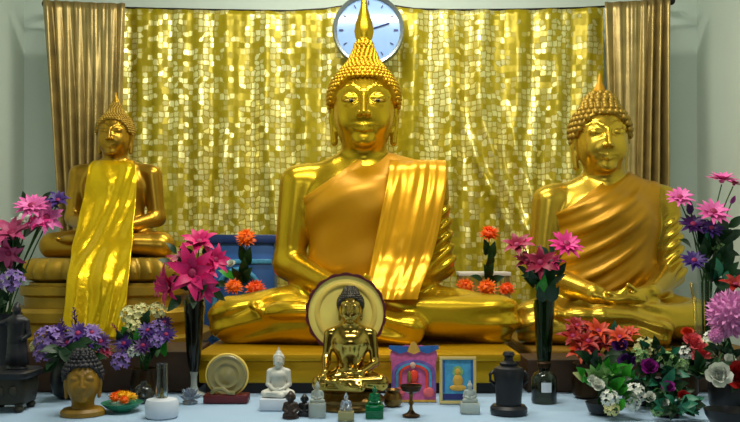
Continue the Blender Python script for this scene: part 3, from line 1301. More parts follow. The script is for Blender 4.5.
# wall clock hung on the wire
c = P(368.5, 31, 4.03)
t = thing('wall_clock', 'round blue-white wall clock hanging behind the tallest statue', 'clock', c)
R = .165
bm = bmesh.new()
lathe_bm(bm, [(0, -.02), (R - .01, -.02), (R, -.01), (R, .018), (R - .006, .026), (R - .018, .022), (R - .02, .010), (0, .010)], 64)
bmesh.ops.rotate(bm, cent=(0, 0, 0), matrix=Matrix.Rotation(PI / 2, 3, 'X'), verts=bm.verts[:])
bm_obj('clock_case', bm, M['clock_rim'], t, auto=35)
bm = bmesh.new()
lathe_bm(bm, [(0, .010), (R - .02, .010), (R - .02, .013), (R * .5, .017), (0, .018)], 64)
bmesh.ops.rotate(bm, cent=(0, 0, 0), matrix=Matrix.Rotation(PI / 2, 3, 'X'), verts=bm.verts[:])
fc = bm_obj('clock_face', bm, M['clock_face'], t, auto=35)
for k in range(12):
    a = k * PI / 6
    r0, r1 = R * .70, R * (.80 if k % 3 else .82)
    w = .004 if k % 3 else .007
    d = Vector((math.sin(a), 0, math.cos(a)))
    s_ = Vector((math.cos(a), 0, -math.sin(a))) * w * .5
    bm = bmesh.new()
    q = [d * r0 + s_, d * r1 + s_, d * r1 - s_, d * r0 - s_]
    A = [bm.verts.new(v + Vector((0, -.0185, 0))) for v in q]
    B = [bm.verts.new(v + Vector((0, -.0125, 0))) for v in q]
    bm.faces.new(A)
    bm.faces.new(B[::-1])
    for i in range(4):
        bm.faces.new((A[i], B[i], B[(i + 1) % 4], A[(i + 1) % 4]))
    bm_obj('hour_mark', bm, M['card_navy'], fc, smooth=False)
for nm, ang, L, w in (('minute_hand', 1.26, .10, .006), ('hour_hand', -.5, .07, .008)):
    d = Vector((math.sin(ang), 0, math.cos(ang)))
    tube(nm, [Vector((0, -.022, 0)) - d * .015, Vector((0, -.022, 0)) + d * L], w * .5, M['card_navy'], t, 6)
tube('hanging_hook', [Vector((0, .0, R - .004)), Vector((0, .06, R + .0)), Vector((0, .12, wire_z(c.x) + .006 - c.z))], .003, M['rod'], t)

# ------------------------------------------------------------------ altar
t = thing('altar_table', 'long wooden altar table under the white cloth', 'table', (0, 3.2, 0))
AX0, AX1, AY0, AY1 = -1.66, 1.56, 2.22, 3.985
box('tabletop', AX0, AX1, AY0 - 3.2, AY1 - 3.2, .70, ZT - .009, M['wood_dark'], t, .004)
for x in (AX0 + .06, AX1 - .06):
    for y in (AY0 + .06 - 3.2, AY1 - .06 - 3.2):
        box('leg', x - .03, x + .03, y - .03, y + .03, .001, .70, M['wood_dark'], t)
# cloth: top sheet and front drop with soft folds
bm = bmesh.new()
nx, rows = 260, []
prof = [(AY1, ZT), (3.4, ZT), (2.8, ZT), (2.5, ZT), (AY0 + .005, ZT), (AY0 - .008, ZT - .004), (AY0 - .014, ZT - .015)] + [(AY0 - .016, ZT - .02 - .05 * k) for k in range(1, 12)]
for (y, z) in prof:
    row = []
    for i in range(nx + 1):
        x = AX0 + (AX1 - AX0) * i / nx
        dy = 0 if z > ZT - .02 else -.018 * (ZT - z) / .5 * (1 + math.sin(x * 23 + math.sin(x * 5) * 2)) - .004
        row.append(bm.verts.new((x, y + dy, z - .0035)))
    rows.append(row)
for A, B in zip(rows[:-1], rows[1:]):
    for i in range(nx):
        bm.faces.new((A[i], A[i + 1], B[i + 1], B[i]))
o = bm_obj('altar_cloth', bm, M['cloth'])
sd = o.modifiers.new('solid', 'SOLIDIFY')
sd.thickness = .003
sd.offset = 0
tag(o, 'plain bluish-white cloth covering the whole altar', 'tablecloth')

# ------------------------------------------------------------------ plinths
t = thing('statue_plinth', 'low gold box plinth under the tallest seated statue', 'plinth', (-.03, 3.35, ZT))
PX0, PX1 = -.530, .510
box('riser', PX0 + .02, PX1 - .02, -.475, .36, .0, .034, M['shadow_base'], t)
box('plinth_body', PX0, PX1, -.49, .375, .034, .106, M['plinth'], t, .006)
box('top_slab', PX0 - .012, PX1 + .012, -.505, .385, .106, .132, M['plinth'], t, .008)
BIGZ = ZT + .133

t = thing('statue_plinth', 'bronze-gold box plinth under the statue with large hair curls', 'plinth', (.97, 3.42, ZT))
box('riser', -.36, .36, -.30, .30, .0, .025, M['shadow_base'], t)
box('plinth_body', -.385, .385, -.315, .32, .025, .095, M['plinth_r'], t, .006)
box('top_slab', -.40, .40, -.33, .335, .095, .117, M['plinth_r'], t, .008)
RZ = ZT + .118
tag(box('side_platform', -1.60, -.580, 2.89, 3.195, ZT, ZT + .135, M['platform'], None, .006), 'dark brown low platform in front of the tiered pedestal', 'platform')
tag(box('side_platform', .520, 1.52, 2.89, 3.075, ZT, ZT + .108, M['platform'], None, .006), 'dark brown low platform in front of the bronze-gold plinth', 'platform')

PC = Vector((-1.045, 3.525, ZT))
t = thing('statue_pedestal', 'tall tiered gold pedestal with a lotus-petal rim', 'pedestal', PC)
W5 = lambda n, a_: (lambda a, z: 1 + a_ * abs(math.sin(n * a / 2)))
lathe('base_tier', [(0, 0), (1.0, 0), (1.0, .045), (.97, .06), (.97, .10), (1.0, .112), (1.0, .14), (.96, .15), (0, .15)], M['pedestal'], t, n=96, sx=.385, sy=.315, sq=4)
lathe('middle_tier', [(0, .15), (.93, .15), (.93, .19), (.96, .20), (.96, .235), (.91, .25), (.0, .25)], M['pedestal'], t, n=96, sx=.375, sy=.305, sq=4)
lathe('neck_tier', [(0, .25), (.85, .25), (.85, .29), (.89, .30), (.89, .33), (.80, .335), (.80, .345), (0, .345)], M['pedestal'], t, n=96, sx=.36, sy=.30, sq=3.4)
lathe('lotus_tier', [(0, .345), (.80, .345), (.90, .36), (.93, .385), (.91, .41), (.87, .428), (.85, .438), (0, .438)], M['pedestal'], t, n=288, sx=.337, sy=.272, sq=3, wave=lambda a, z: 1 + (.06 * abs(math.sin(14 * a)) if .35 < z < .43 else 0))
LZ = ZT + .44

# ------------------------------------------------------------------ the three large statues
BIGX = P(364, 0, 3.4).x
big = buddha('buddha_statue', 'tallest golden seated Buddha statue with a flame on its head and orange robe', 'statue', (BIGX, 3.40, BIGZ), 1.0, kx=1.03, h=HB,
             mat=M['gold'], hair_mat=M['gold_hair'], robe=M['robe'], eyes='open', folds=.004)
drape('sash', [(3.46, .30, 392, 438), (3.41, .335, 391, 443), (3.34, .345, 390, 446), (3.275, .315, 389, 447), (3.235, .25, 387, 447), (3.205, .16, 382.5, 444), (3.185, .06, 377, 439), (3.165, -.03, 372, 432), (3.11, -.09, 368.5, 426), (3.055, -.135, 366, 421), (3.035, -.172, 364.5, 418)], M['sash'], big, Vector((BIGX, 3.40, BIGZ)),
      lambda u, s_: .005 * math.sin(u * 14 + 1.3 * math.sin(s_ * 5)) * min(1, .2 + s_) + .0025 * math.sin(u * 31 + s_ * 5 + math.sin(u * 9)) + .003 * math.sin(s_ * 17 + u * 7) - .03 * (u - .35) ** 2 * 1.5)
buddha('buddha_statue', 'golden seated Buddha statue with large rounded hair curls and amber robe', 'statue', (P(605, 0, 3.5).x, 3.48, RZ), .915, kx=.75, sw=.97, hs=.92, zchin=.715, headdx=-.025, h=HB * 1.1,
       mat=M['gold_pale'], hair_mat=M['gold_hair_dull'], ush='low', curl=.0155, flame='knob', flame_mat=M['robe'], robe=M['robe_dark'], robe_style=2, folds=.004, waist=1.05)
buddha('buddha_statue', 'smaller golden seated Buddha statue on a tiered pedestal with cloth hanging from its neck', 'statue', (P(115, 0, 3.6).x, 3.60, LZ), .57, kx=.82, sw=1.03, hs=.96, h=HB * 1.4,
       mat=M['gold_bronze'], hair_mat=M['gold_hair_dull'], ush='mid', curl=.010, flame='knob', folds=0)

# gold cloth hanging from the neck over lap and pedestal
o = drape('draped_cloth', [(3.545, .362, 94, 133), (3.505, .335, 89, 136), (3.487, .28, 87, 137), (3.47, .20, 83.5, 136), (3.435, .13, 80, 135), (3.385, .07, 76.5, 134), (3.33, .015, 73.5, 133), (3.275, -.03, 71, 131), (3.225, -.10, 68, 129), (3.195, -.20, 65, 127), (3.185, -.318, 61, 125)],
          M['lame'], None, Vector((0, 0, 0)),
          lambda u, s_: .008 + (.3 + .9 * s_) * (.0045 * math.sin(u * 13 + 2.6 * math.sin(s_ * 9 + u * 2) + s_ * 5) + .003 * math.sin(u * 25 + s_ * 17 + 1.5 * math.sin(u * 5 + s_ * 9))) + .006 * math.sin(u * 7 - s_ * 19) * math.sin(s_ * 13 + u * 6), nu=60, sub=14, thick=.003)
tag(o, 'shiny gold cloth hanging from the neck of the statue on the tiered pedestal', 'cloth')

#==SMALL==

# ------------------------------------------------------------------ things behind the statues
c = P(241, 0, 3.90)
t = thing('plastic_crate', 'blue plastic crate with a darker rim behind the orange marigolds', 'crate', (c.x, 3.90, ZT))
hx, hy, hz = .155, .07, .525
bm = bmesh.new()
box_bm(bm, -hx, hx, -hy, hy, 0, hz, .012)
bm_obj('crate_body', bm, M['blue_plastic'], t, auto=40)
bm = bmesh.new()
for q in ((-hx - .015, hx + .015, -hy - .015, -hy + .01), (-hx - .015, hx + .015, hy - .01, hy + .015), (-hx - .015, -hx + .01, -hy + .01, hy - .01), (hx - .01, hx + .015, -hy + .01, hy - .01)):
    box_bm(bm, q[0], q[1], q[2], q[3], hz - .025, hz + .012, .004)
bm_obj('crate_rim', bm, M['blue_dark'], t, auto=40)
pts = [(.105 * math.cos(a), -hy - .004, hz - .29 + .15 * math.sin(a)) for a in [PI * k / 14 for k in range(15)]]
tube('arch_moulding', [(pts[0][0], pts[0][1], .08)] + pts + [(pts[-1][0], pts[-1][1], .08)], .012, M['card_sky'], t)
box('band_moulding', -hx + .01, hx - .01, -hy - .008, -hy + .002, hz - .115, hz - .095, M['card_sky'], t, .003)

c0, c1 = P(459, 0, 3.84), P(511, 0, 3.84)
xm, hw = (c0.x + c1.x) / 2, (c1.x - c0.x) / 2
t = thing('plastic_basket', 'white plastic basket with upright slats behind the row of orange marigolds', 'basket', (xm, 3.90, ZT))
top = P(0, 272, 3.84).z - ZT
bm = bmesh.new()
for (x0, x1, y0, y1) in ((-hw, hw, -.07, -.058), (-hw, hw, .058, .07), (-hw, -hw + .012, -.058, .058), (hw - .012, hw, -.058, .058)):
    box_bm(bm, x0, x1, y0, y1, top - .018, top, .003)
bm_obj('basket_rim', bm, M['white_plastic'], t, auto=40)
bm = bmesh.new()
for k in range(12):
    x = -hw + .008 + (2 * hw - .016) * k / 11
    for y in (-.064, .064):
        box_bm(bm, x - .004, x + .004, y - .003, y + .003, .02, top - .016)
for k in range(1, 6):
    y = -.064 + .128 * k / 6
    for x in (-hw + .006, hw - .006):
        box_bm(bm, x - .003, x + .003, y - .004, y + .004, .02, top - .016)
bm_obj('basket_slats', bm, M['satin'], t, smooth=False)
box('basket_floor', -hw, hw, -.07, .07, 0, .02, M['white_plastic'], t, .003)

# ------------------------------------------------------------------ marigolds behind the big statue
pot = [(.028, 0), (.038, .01), (.042, .05), (.045, .075), (.047, .08)]
MG = [('flower_pot', 246, 3.66, 'small dark pot holding marigolds in front of the blue crate'), ('flower_pot', 487, 3.63, 'small dark pot holding marigolds in front of the white basket')]
for nm, px, Y, lab in MG:
    vase(nm, lab, (P(px, 0, Y).x, Y, BIGZ), pot, M['bronze'])['category'] = 'flower pot'
up = Vector((0, -.6, .8))
bx = P(246, 0, 3.66).x
bouquet('marigold_bunch', 'orange marigold bunch with one tall bloom and a white bud, by the blue crate', 'flowers', (bx, 3.66, BIGZ + .004), (BIGZ + .08, .04),
        [(246, 238, 3.64, 'marigold', 'marigold', 10, up), (234, 287, 3.60, 'marigold', 'marigold', 9, up), (255.5, 289, 3.58, 'marigold', 'marigold_deep', 10, up), (231, 265, 3.66, 'rose', 'white_petal', 5)],
        [(240, 252, 3.66, 16, 'leaf', (-.2, -.2, 1)), (250, 256, 3.66, 17, 'leaf', (.25, -.2, 1)), (244, 266, 3.66, 18, 'leaf', (.1, -.3, 1)), (249, 275, 3.65, 18, 'leaf', (.5, -.3, .7)), (238, 273, 3.65, 16, 'leaf', (-.5, -.3, .7)), (226, 275, 3.66, 15, 'leaf_bright', (-1, -.2, .4)), (244, 281, 3.66, 15, 'leaf', (.1, -.5, .6)), (220, 284, 3.65, 12, 'leaf', (-1, -.2, .0))])
bx = P(487, 0, 3.63).x
bouquet('marigold_bunch', 'orange marigold bunch of one tall bloom above three low ones, by the white basket', 'flowers', (bx, 3.63, BIGZ + .004), (BIGZ + .08, .04),
        [(489.5, 234, 3.62, 'marigold', 'marigold_deep', 10, (0, -.35, .9)), (465, 287, 3.60, 'marigold', 'marigold', 9.5, up), (487, 288, 3.58, 'marigold', 'marigold', 10, up), (507, 289, 3.60, 'marigold', 'marigold_deep', 8, up)],
        [(484, 247, 3.63, 15, 'leaf', (-.25, -.2, 1)), (493, 250, 3.63, 16, 'leaf', (.25, -.2, 1)), (488, 260, 3.63, 17, 'leaf', (.1, -.2, 1)), (491, 270, 3.62, 16, 'leaf', (.3, -.3, .8)), (484, 272, 3.62, 16, 'leaf', (-.3, -.3, .8)), (497, 279, 3.63, 14, 'leaf', (1, -.3, .3)), (476, 280, 3.63, 14, 'leaf', (-1, -.3, .3))])

# ------------------------------------------------------------------ tall flute vases
flute = [(.034, 0), (.036, .006), (.014, .016), (.0095, .04), (.0095, .068), (.014, .085), (.022, .12), (.027, .19), (.031, .27), (.036, .315)]
def flute_vase(px, Y, lab, mat, mat_foot):
    c = P(px, 0, Y)
    root = thing('flute_vase', lab, 'vase', (c.x, Y, ZT), 0, 'tall flute vases')
    lathe('foot', [(0, 0), (.036, 0), (.038, .006), (.016, .016), (.010, .034), (.010, .062), (.013, .078), (0, .078)], mat_foot, root, n=28)
    lathe('bowl', hollow([(.013, .0785), (.019, .10), (.025, .15), (.029, .22), (.034, .31)], .0025), mat, root, n=28)
    return c
c = flute_vase(194, 2.82, 'tall smoky glass flute vase in front of the tiered pedestal', M['glass_dark'], M['glass_frost'])
bouquet('flower_bouquet', 'bouquet of magenta lilies in the flute vase before the tiered pedestal', 'flowers', (c.x, 2.82, ZT + .083), (ZT + .31, .03), shift=-.24, flowers=[(199, 243, 3.03, 'lily', 'magenta', 14), (193, 273, 2.98, 'lily', 'magenta', 20, (0, -1, .1)), (215, 260, 3.04, 'lily', 'magenta', 12, (.6, -.8, .2)), (170, 285, 3.0, 'lily', 'magenta', 15, (-.8, -.7, -.1)), (204, 288, 2.98, 'lily', 'magenta', 12, (.4, -.9, -.3)), (183, 262, 3.04, 'lily', 'crimson', 12), (206, 270, 3.03, 'lily', 'magenta', 12), (160, 288, 3.05, 'lily', 'pink_hot', 8, (-.9, -.5, 0))],
        leaves=[(186, 252, 3.04, 17, 'leaf', (-.6, -.3, .5)), (176, 303, 3.02, 18, 'leaf', (-.5, -.4, -.7)), (214, 283, 3.04, 16, 'leaf', (.7, -.3, -.3)), (166, 264, 3.08, 15, 'leaf', (-.9, -.2, .3)), (208, 250, 3.08, 14, 'leaf', (.5, -.3, .7)), (196, 301, 3.03, 16, 'leaf', (.1, -.5, -.8)), (220, 296, 3.05, 14, 'leaf', (.7, -.2, -.6)), (171, 249, 3.08, 12, 'leaf', (-.8, 0, .7))] + rnd_leaves(14, 192, 275, 26, 24, 3.06, .02, 15, ['leaf']))
c = flute_vase(544, 2.80, 'tall green flute vase in front of the amber-robed statue', M['glass_green'], M['glass_frost'])
bouquet('flower_bouquet', 'bouquet of magenta and dark pink blooms in the green flute vase', 'flowers', (c.x, 2.80, ZT + .083), (ZT + .31, .03), shift=-.22, flowers=[(566, 245, 2.99, 'daisy', 'pink_hot', 15), (517, 246, 3.0, 'lily', 'crimson', 12), (540, 263, 2.97, 'lily', 'crimson', 13, (0, -.9, .3)), (527, 262, 3.0, 'lily', 'crimson', 10), (552, 262, 3.0, 'lily', 'magenta', 9), (524, 244, 3.04, 'lily', 'magenta', 8)],
        leaves=[(541, 252, 3.0, 17, 'leaf_teal', (-.6, -.3, .5)), (533, 276, 3.0, 18, 'leaf', (-.4, -.4, .7)), (551, 275, 3.0, 20, 'leaf', (.4, -.4, .7)), (543, 283, 2.99, 20, 'leaf_bright', (.1, -.5, .8)), (556, 268, 3.0, 18, 'leaf', (.6, -.3, .6)), (528, 283, 3.02, 15, 'leaf', (-.7, -.3, .4)), (549, 292, 3.0, 17, 'leaf', (.4, -.4, .8)), (537, 292, 3.0, 17, 'leaf', (-.3, -.4, .9)), (521, 272, 3.02, 15, 'leaf', (-.7, -.3, .5)), (560, 280, 3.03, 14, 'leaf', (.7, -.3, .5))] + rnd_leaves(18, 541, 268, 22, 22, 3.02, .02, 15, ['leaf', 'leaf', 'leaf_teal']))

# ------------------------------------------------------------------ left flowers
round_vase = [(.034, 0), (.05, .012), (.062, .05), (.058, .09), (.04, .125), (.034, .145), (.042, .16)]
jar_vase = [(.036, 0), (.042, .01), (.045, .10), (.046, .18), (.05, .20)]
tall_vase = [(.042, 0), (.046, .01), (.036, .06), (.038, .16), (.05, .27)]
c = P(6, 0, 2.79)
vase('flower_vase', 'dark glass vase of pink blooms beside the tiered pedestal', (c.x, 2.79, ZT), tall_vase, M['black_stone'])
bouquet('flower_bouquet', 'tall bouquet of pink blooms beside the tiered pedestal', 'flowers', (c.x, 2.79, ZT + .006), (ZT + .27, .045), shift=-.23, flowers=[(32, 207, 3.0, 'daisy', 'pink', 15), (46, 217, 3.02, 'lily', 'pink', 13, (.5, -.8, .1)), (12, 234, 2.98, 'lily', 'pink_dusk', 15), (22, 222, 3.05, 'lily', 'white_petal', 8), (58, 201, 3.02, 'lily', 'violet', 9), (52, 206, 3.04, 'lily', 'purple_deep', 8), (9, 252, 2.97, 'lily', 'pink_dusk', 13, (0, -.8, -.5)), (-6, 240, 3.0, 'daisy', 'pink', 13), (11, 280, 2.97, 'cluster', 'violet_pale', 11), (38, 224, 3.0, 'lily', 'pink_hot', 9)],
        leaves=[(20, 243, 3.02, 18, 'leaf', (.5, -.4, -.3)), (8, 268, 3.0, 20, 'leaf', (-.2, -.5, -.6)), (2, 262, 3.02, 20, 'leaf', (-.6, -.4, .3)), (14, 263, 3.02, 18, 'leaf', (.5, -.4, .5)), (32, 232, 3.05, 18, 'leaf', (.8, -.2, .3)), (5, 285, 3.0, 20, 'leaf', (.2, -.5, .8)), (22, 272, 3.02, 15, 'leaf', (.8, -.3, -.2)), (2, 295, 3.0, 18, 'leaf', (-.2, -.4, .9)), (48, 197, 3.04, 12, 'leaf', (.6, -.1, .6)), (26, 198, 3.05, 12, 'leaf', (-.3, 0, .9))] + rnd_leaves(26, 8, 270, 18, 40, 3.03, .02, 17, ['leaf']))

c = P(70, 0, 2.79)
vase('flower_vase', 'black round vase of violet flowers behind the ochre head', (c.x, 2.79, ZT), round_vase, M['black'])
bouquet('flower_bouquet', 'bushy bouquet of violet flowers with a dark spiky top, behind the ochre head', 'flowers', (c.x, 2.79, ZT + .006), (ZT + .16, .03), shift=-.11, flowers=[(47, 338, 2.86, 'cluster', 'violet_pale', 12), (43, 352, 2.85, 'cluster', 'violet_pale', 9), (57, 333, 2.88, 'daisy', 'violet', 10), (78, 334, 2.85, 'daisy', 'violet', 11), (92, 333, 2.86, 'daisy', 'violet_pale', 9), (68, 343, 2.84, 'daisy', 'purple_deep', 11), (87, 345, 2.84, 'daisy', 'violet', 10), (100, 342, 2.86, 'daisy', 'purple_deep', 10), (75, 322, 2.90, 'spike', 'purple_deep', 16, (0, -.2, 1)), (64, 328, 2.90, 'spike', 'purple_deep', 11, (-.2, -.2, 1)), (56, 347, 2.85, 'daisy', 'purple_deep', 10), (104, 352, 2.88, 'daisy', 'crimson', 7), (36, 345, 2.88, 'cluster', 'cream_petal', 6)],
        leaves=rnd_leaves(44, 83, 354, 25, 15, 2.90, .03, 15, ['leaf', 'leaf']), vr=.066)

c = P(145, 0, 2.78)
vase('flower_vase', 'dark bronze vase of violet and cream flowers behind the oil burner', (c.x, 2.78, ZT), [(.03, 0), (.042, .01), (.048, .05), (.04, .085), (.044, .095)], M['bronze'])
bouquet('flower_bouquet', 'small-flowered bouquet, cream on top and violet below, behind the oil burner', 'flowers', (c.x, 2.78, ZT + .006), (ZT + .095, .036), shift=-.18, flowers=[(130, 314, 2.95, 'cluster', 'cream_petal', 9), (141, 311, 2.96, 'cluster', 'cream_petal', 8), (157, 310, 2.96, 'cluster', 'cream_petal', 8), (133, 325, 2.93, 'cluster', 'cream_petal', 7), (124, 344, 2.91, 'daisy', 'violet', 9), (121, 360, 2.90, 'cluster', 'violet_pale', 9), (148, 331, 2.91, 'daisy', 'violet', 9), (157, 327, 2.92, 'cluster', 'violet_pale', 7), (166, 335, 2.92, 'daisy', 'violet', 9), (156, 340, 2.90, 'cluster', 'violet_pale', 7), (143, 346, 2.89, 'daisy', 'purple_deep', 9), (117, 330, 2.94, 'spike', 'crimson', 10, (-.4, -.3, .6)), (134, 351, 2.90, 'cluster', 'white_petal', 6), (164, 323, 2.95, 'daisy', 'purple_deep', 8)],
        leaves=rnd_leaves(40, 145, 338, 27, 20, 2.94, .03, 15, ['leaf', 'leaf', 'leaf_bright', 'leaf_pale']))

# ------------------------------------------------------------------ right flowers
c = P(706, 0, 2.985)
vase('flower_vase', 'clear glass vase of pink daisies near the wall', (c.x, 2.985, ZT + .1085), [(.04, 0), (.045, .008), (.038, .09), (.044, .19), (.054, .25)], M['glass'])
bouquet('flower_bouquet', 'tall bouquet of pink daisies and purple blooms in the clear glass vase', 'flowers', (c.x, 2.985, ZT + .115), (ZT + .358, .05), shift=.035, flowers=[(680, 198, 2.93, 'daisy', 'pink', 12), (713, 213, 2.90, 'daisy', 'pink', 15), (722, 180, 2.95, 'daisy', 'pink', 14, (0, -.25, 1)), (734, 184, 2.98, 'daisy', 'pink_dusk', 8, (.3, -.2, 1)), (690, 208, 2.94, 'bud', 'purple_deep', 8, (-.1, -.3, .9)), (693, 225, 2.92, 'daisy', 'purple_deep', 12), (711, 229, 2.91, 'daisy', 'violet', 11), (694, 261, 2.90, 'daisy', 'violet', 11), (718, 248, 2.95, 'cluster', 'leaf_pale', 7), (733, 200, 2.97, 'bud', 'plum', 5, (.4, -.2, .9))],
        leaves=[(722, 238, 2.95, 22, 'leaf', (.6, -.4, .3)), (704, 245, 2.93, 22, 'leaf', (-.2, -.5, .8))] + rnd_leaves(26, 713, 255, 18, 32, 2.95, .03, 18, ['leaf', 'leaf', 'leaf_teal']) + [(712, 240, 2.95, 20, 'leaf', (.2, -.5, .5)), (733, 236, 2.97, 20, 'leaf', (.8, -.3, .4)), (714, 262, 2.93, 22, 'leaf', (.3, -.5, .8)), (702, 272, 2.92, 20, 'leaf', (-.3, -.4, .8)), (722, 270, 2.94, 20, 'leaf', (.5, -.4, .7)), (684, 245, 2.95, 16, 'leaf', (-.8, -.3, .3)), (710, 285, 2.93, 18, 'leaf', (.1, -.4, .9)), (728, 255, 2.96, 18, 'leaf', (.7, -.3, -.2)), (737, 222, 2.98, 16, 'leaf', (.8, -.2, .6))])

c = P(729, 0, 2.60)
vase('flower_vase', 'black vase of the lilac pompom flower near the wall', (c.x, 2.60, ZT), [(.05, 0), (.056, .01), (.06, .06), (.045, .11), (.05, .125)], M['black'])
bouquet('flower_bouquet', 'bouquet with a large lilac pompom above a white rose and red blooms', 'flowers', (c.x, 2.60, ZT + .006), (ZT + .125, .042), shift=-.08, flowers=[(731, 314, 2.66, 'mum', 'lilac', 26, (0, -1, .3)), (716, 336, 2.64, 'mum', 'lilac', 8), (718, 375, 2.50, 'rose', 'white_petal', 13, (-.2, -1, .3)), (738, 377, 2.55, 'rose', 'red', 14), (735, 286, 2.74, 'lily', 'red', 12), (729, 360, 2.63, 'rose', 'white_petal', 6), (713, 338, 2.7, 'cluster', 'white_petal', 8)],
        leaves=rnd_leaves(34, 727, 362, 24, 20, 2.68, .02, 16, ['leaf', 'leaf']) + [(722, 345, 2.68, 15, 'leaf_pale'), (709, 350, 2.68, 13, 'leaf_pale')], vr=.075)

c = P(686, 0, 2.815)
vase('flower_vase', 'dark pot of salmon flowers before the amber-robed statue', (c.x, 2.815, ZT), pot, M['bronze'])
bouquet('flower_bouquet', 'bunch of salmon-pink blooms with pale leaves before the amber-robed statue', 'flowers', (c.x, 2.815, ZT + .006), (ZT + .08, .04), shift=.01, flowers=[(692, 343, 2.78, 'rose', 'salmon', 10), (701, 353, 2.76, 'rose', 'salmon', 10), (687, 334, 2.80, 'rose', 'red_orange', 7), (697, 358, 2.75, 'rose', 'salmon', 7), (708, 345, 2.8, 'cluster', 'cream_petal', 8), (687, 352, 2.77, 'cluster', 'white_petal', 7)],
        leaves=rnd_leaves(26, 686, 358, 15, 14, 2.80, .02, 16, ['leaf', 'leaf_pale', 'leaf']))

c = P(650, 0, 2.66)
vase('flower_vase', 'dark pot of the mixed purple and white bouquet', (c.x, 2.66, ZT), [(.036, 0), (.046, .01), (.052, .05), (.05, .075), (.054, .08)], M['black_stone'])
bouquet('flower_bouquet', 'mixed bouquet of purple, white and red blooms with dark leaves', 'flowers', (c.x, 2.66, ZT + .006), (ZT + .08, .045),
        [(649, 368, 2.58, 'rose', 'plum', 9), (627, 363, 2.62, 'rose', 'purple_deep', 9), (620, 347, 2.66, 'rose', 'purple_deep', 8), (620, 338, 2.68, 'lily', 'red_orange', 10), (630, 334, 2.70, 'lily', 'red_orange', 8), (646, 347, 2.66, 'cluster', 'cream_petal', 10), (640, 355, 2.64, 'cluster', 'leaf_pale', 8), (669, 361, 2.62, 'cluster', 'leaf_pale', 9), (681, 365, 2.64, 'cluster', 'leaf_pale', 7), (635, 393, 2.545, 'cluster', 'white_petal', 9), (660, 368, 2.6, 'rose', 'white_petal', 4), (676, 375, 2.6, 'rose', 'crimson', 6)],
        rnd_leaves(85, 652, 373, 34, 32, 2.63, .05, 15, ['leaf', 'leaf', 'leaf', 'leaf_teal']))

c = P(668, 0, 2.48)
vase('flower_vase', 'shallow black dish of the low dark-leaved bouquet', (c.x, 2.48, ZT), [(.03, 0), (.036, .006), (.042, .022), (.044, .028)], M['black'])
bouquet('flower_bouquet', 'low dark-leaved bouquet with small red and white blooms at the table edge', 'flowers', (c.x, 2.48, ZT + .006), (ZT + .028, .038),
        [(683, 398, 2.43, 'rose', 'red', 7), (676, 411, 2.41, 'rose', 'crimson', 6), (664, 403, 2.41, 'rose', 'white_petal', 5), (650, 398, 2.42, 'rose', 'white_petal', 6), (658, 410, 2.41, 'cluster', 'leaf_pale', 6), (668, 388, 2.45, 'rose', 'plum', 7), (690, 408, 2.43, 'cluster', 'white_petal', 5)],
        rnd_leaves(70, 669, 400, 24, 15, 2.47, .025, 14, ['leaf', 'leaf', 'leaf_teal']), vr=.05)

c = P(603, 0, 2.51)
vase('flower_vase', 'low dark bowl of the bright green bouquet', (c.x, 2.51, ZT), [(.03, 0), (.04, .006), (.048, .028), (.05, .034)], M['black_stone'])
bouquet('flower_bouquet', 'bright green leafy bouquet with small white blooms spilling over a low bowl', 'flowers', (c.x, 2.51, ZT + .006), (ZT + .034, .042), shift=-.09, flowers=[(598, 386, 2.53, 'rose', 'white_petal', 7), (592, 380, 2.54, 'rose', 'white_petal', 5), (610, 398, 2.51, 'cluster', 'white_petal', 8), (612, 408, 2.505, 'cluster', 'cream_petal', 7), (632, 402, 2.52, 'cluster', 'white_petal', 8)],
        leaves=rnd_leaves(48, 603, 375, 27, 13, 2.57, .03, 14, ['leaf_bright', 'leaf_bright', 'leaf_pale']) + rnd_leaves(16, 620, 395, 10, 18, 2.53, .02, 17, ['leaf_bright', 'leaf', 'leaf_bright']) + [(578, 376, 2.57, 16, 'cream_petal', (-.8, -.3, .4))])

c = P(587, 0, 2.79)
vase('flower_vase', 'brown bronze pot of red-orange flowers behind the bright green bouquet', (c.x, 2.79, ZT), [(.035, 0), (.044, .01), (.048, .05), (.04, .10), (.046, .11)], M['bronze'])
bouquet('flower_bouquet', 'bunch of red and orange blooms behind the bright green bouquet', 'flowers', (c.x, 2.79, ZT + .006), (ZT + .11, .038), shift=-.13, flowers=[(573, 337, 2.90, 'lily', 'red', 11), (579, 351, 2.88, 'lily', 'red_orange', 11), (598, 332, 2.90, 'lily', 'red_orange', 11), (588, 342, 2.88, 'lily', 'red', 11), (577, 326, 2.92, 'lily', 'red', 9), (602, 344, 2.90, 'lily', 'red', 9), (590, 354, 2.88, 'lily', 'crimson', 9), (586, 329, 2.93, 'lily', 'red', 8)],
        leaves=rnd_leaves(24, 592, 350, 20, 16, 2.92, .02, 15, ['leaf', 'leaf']) + [(611, 328, 2.95, 15, 'leaf_teal', (.2, -.2, 1)), (606, 334, 2.94, 14, 'leaf', (.5, -.2, .8))])

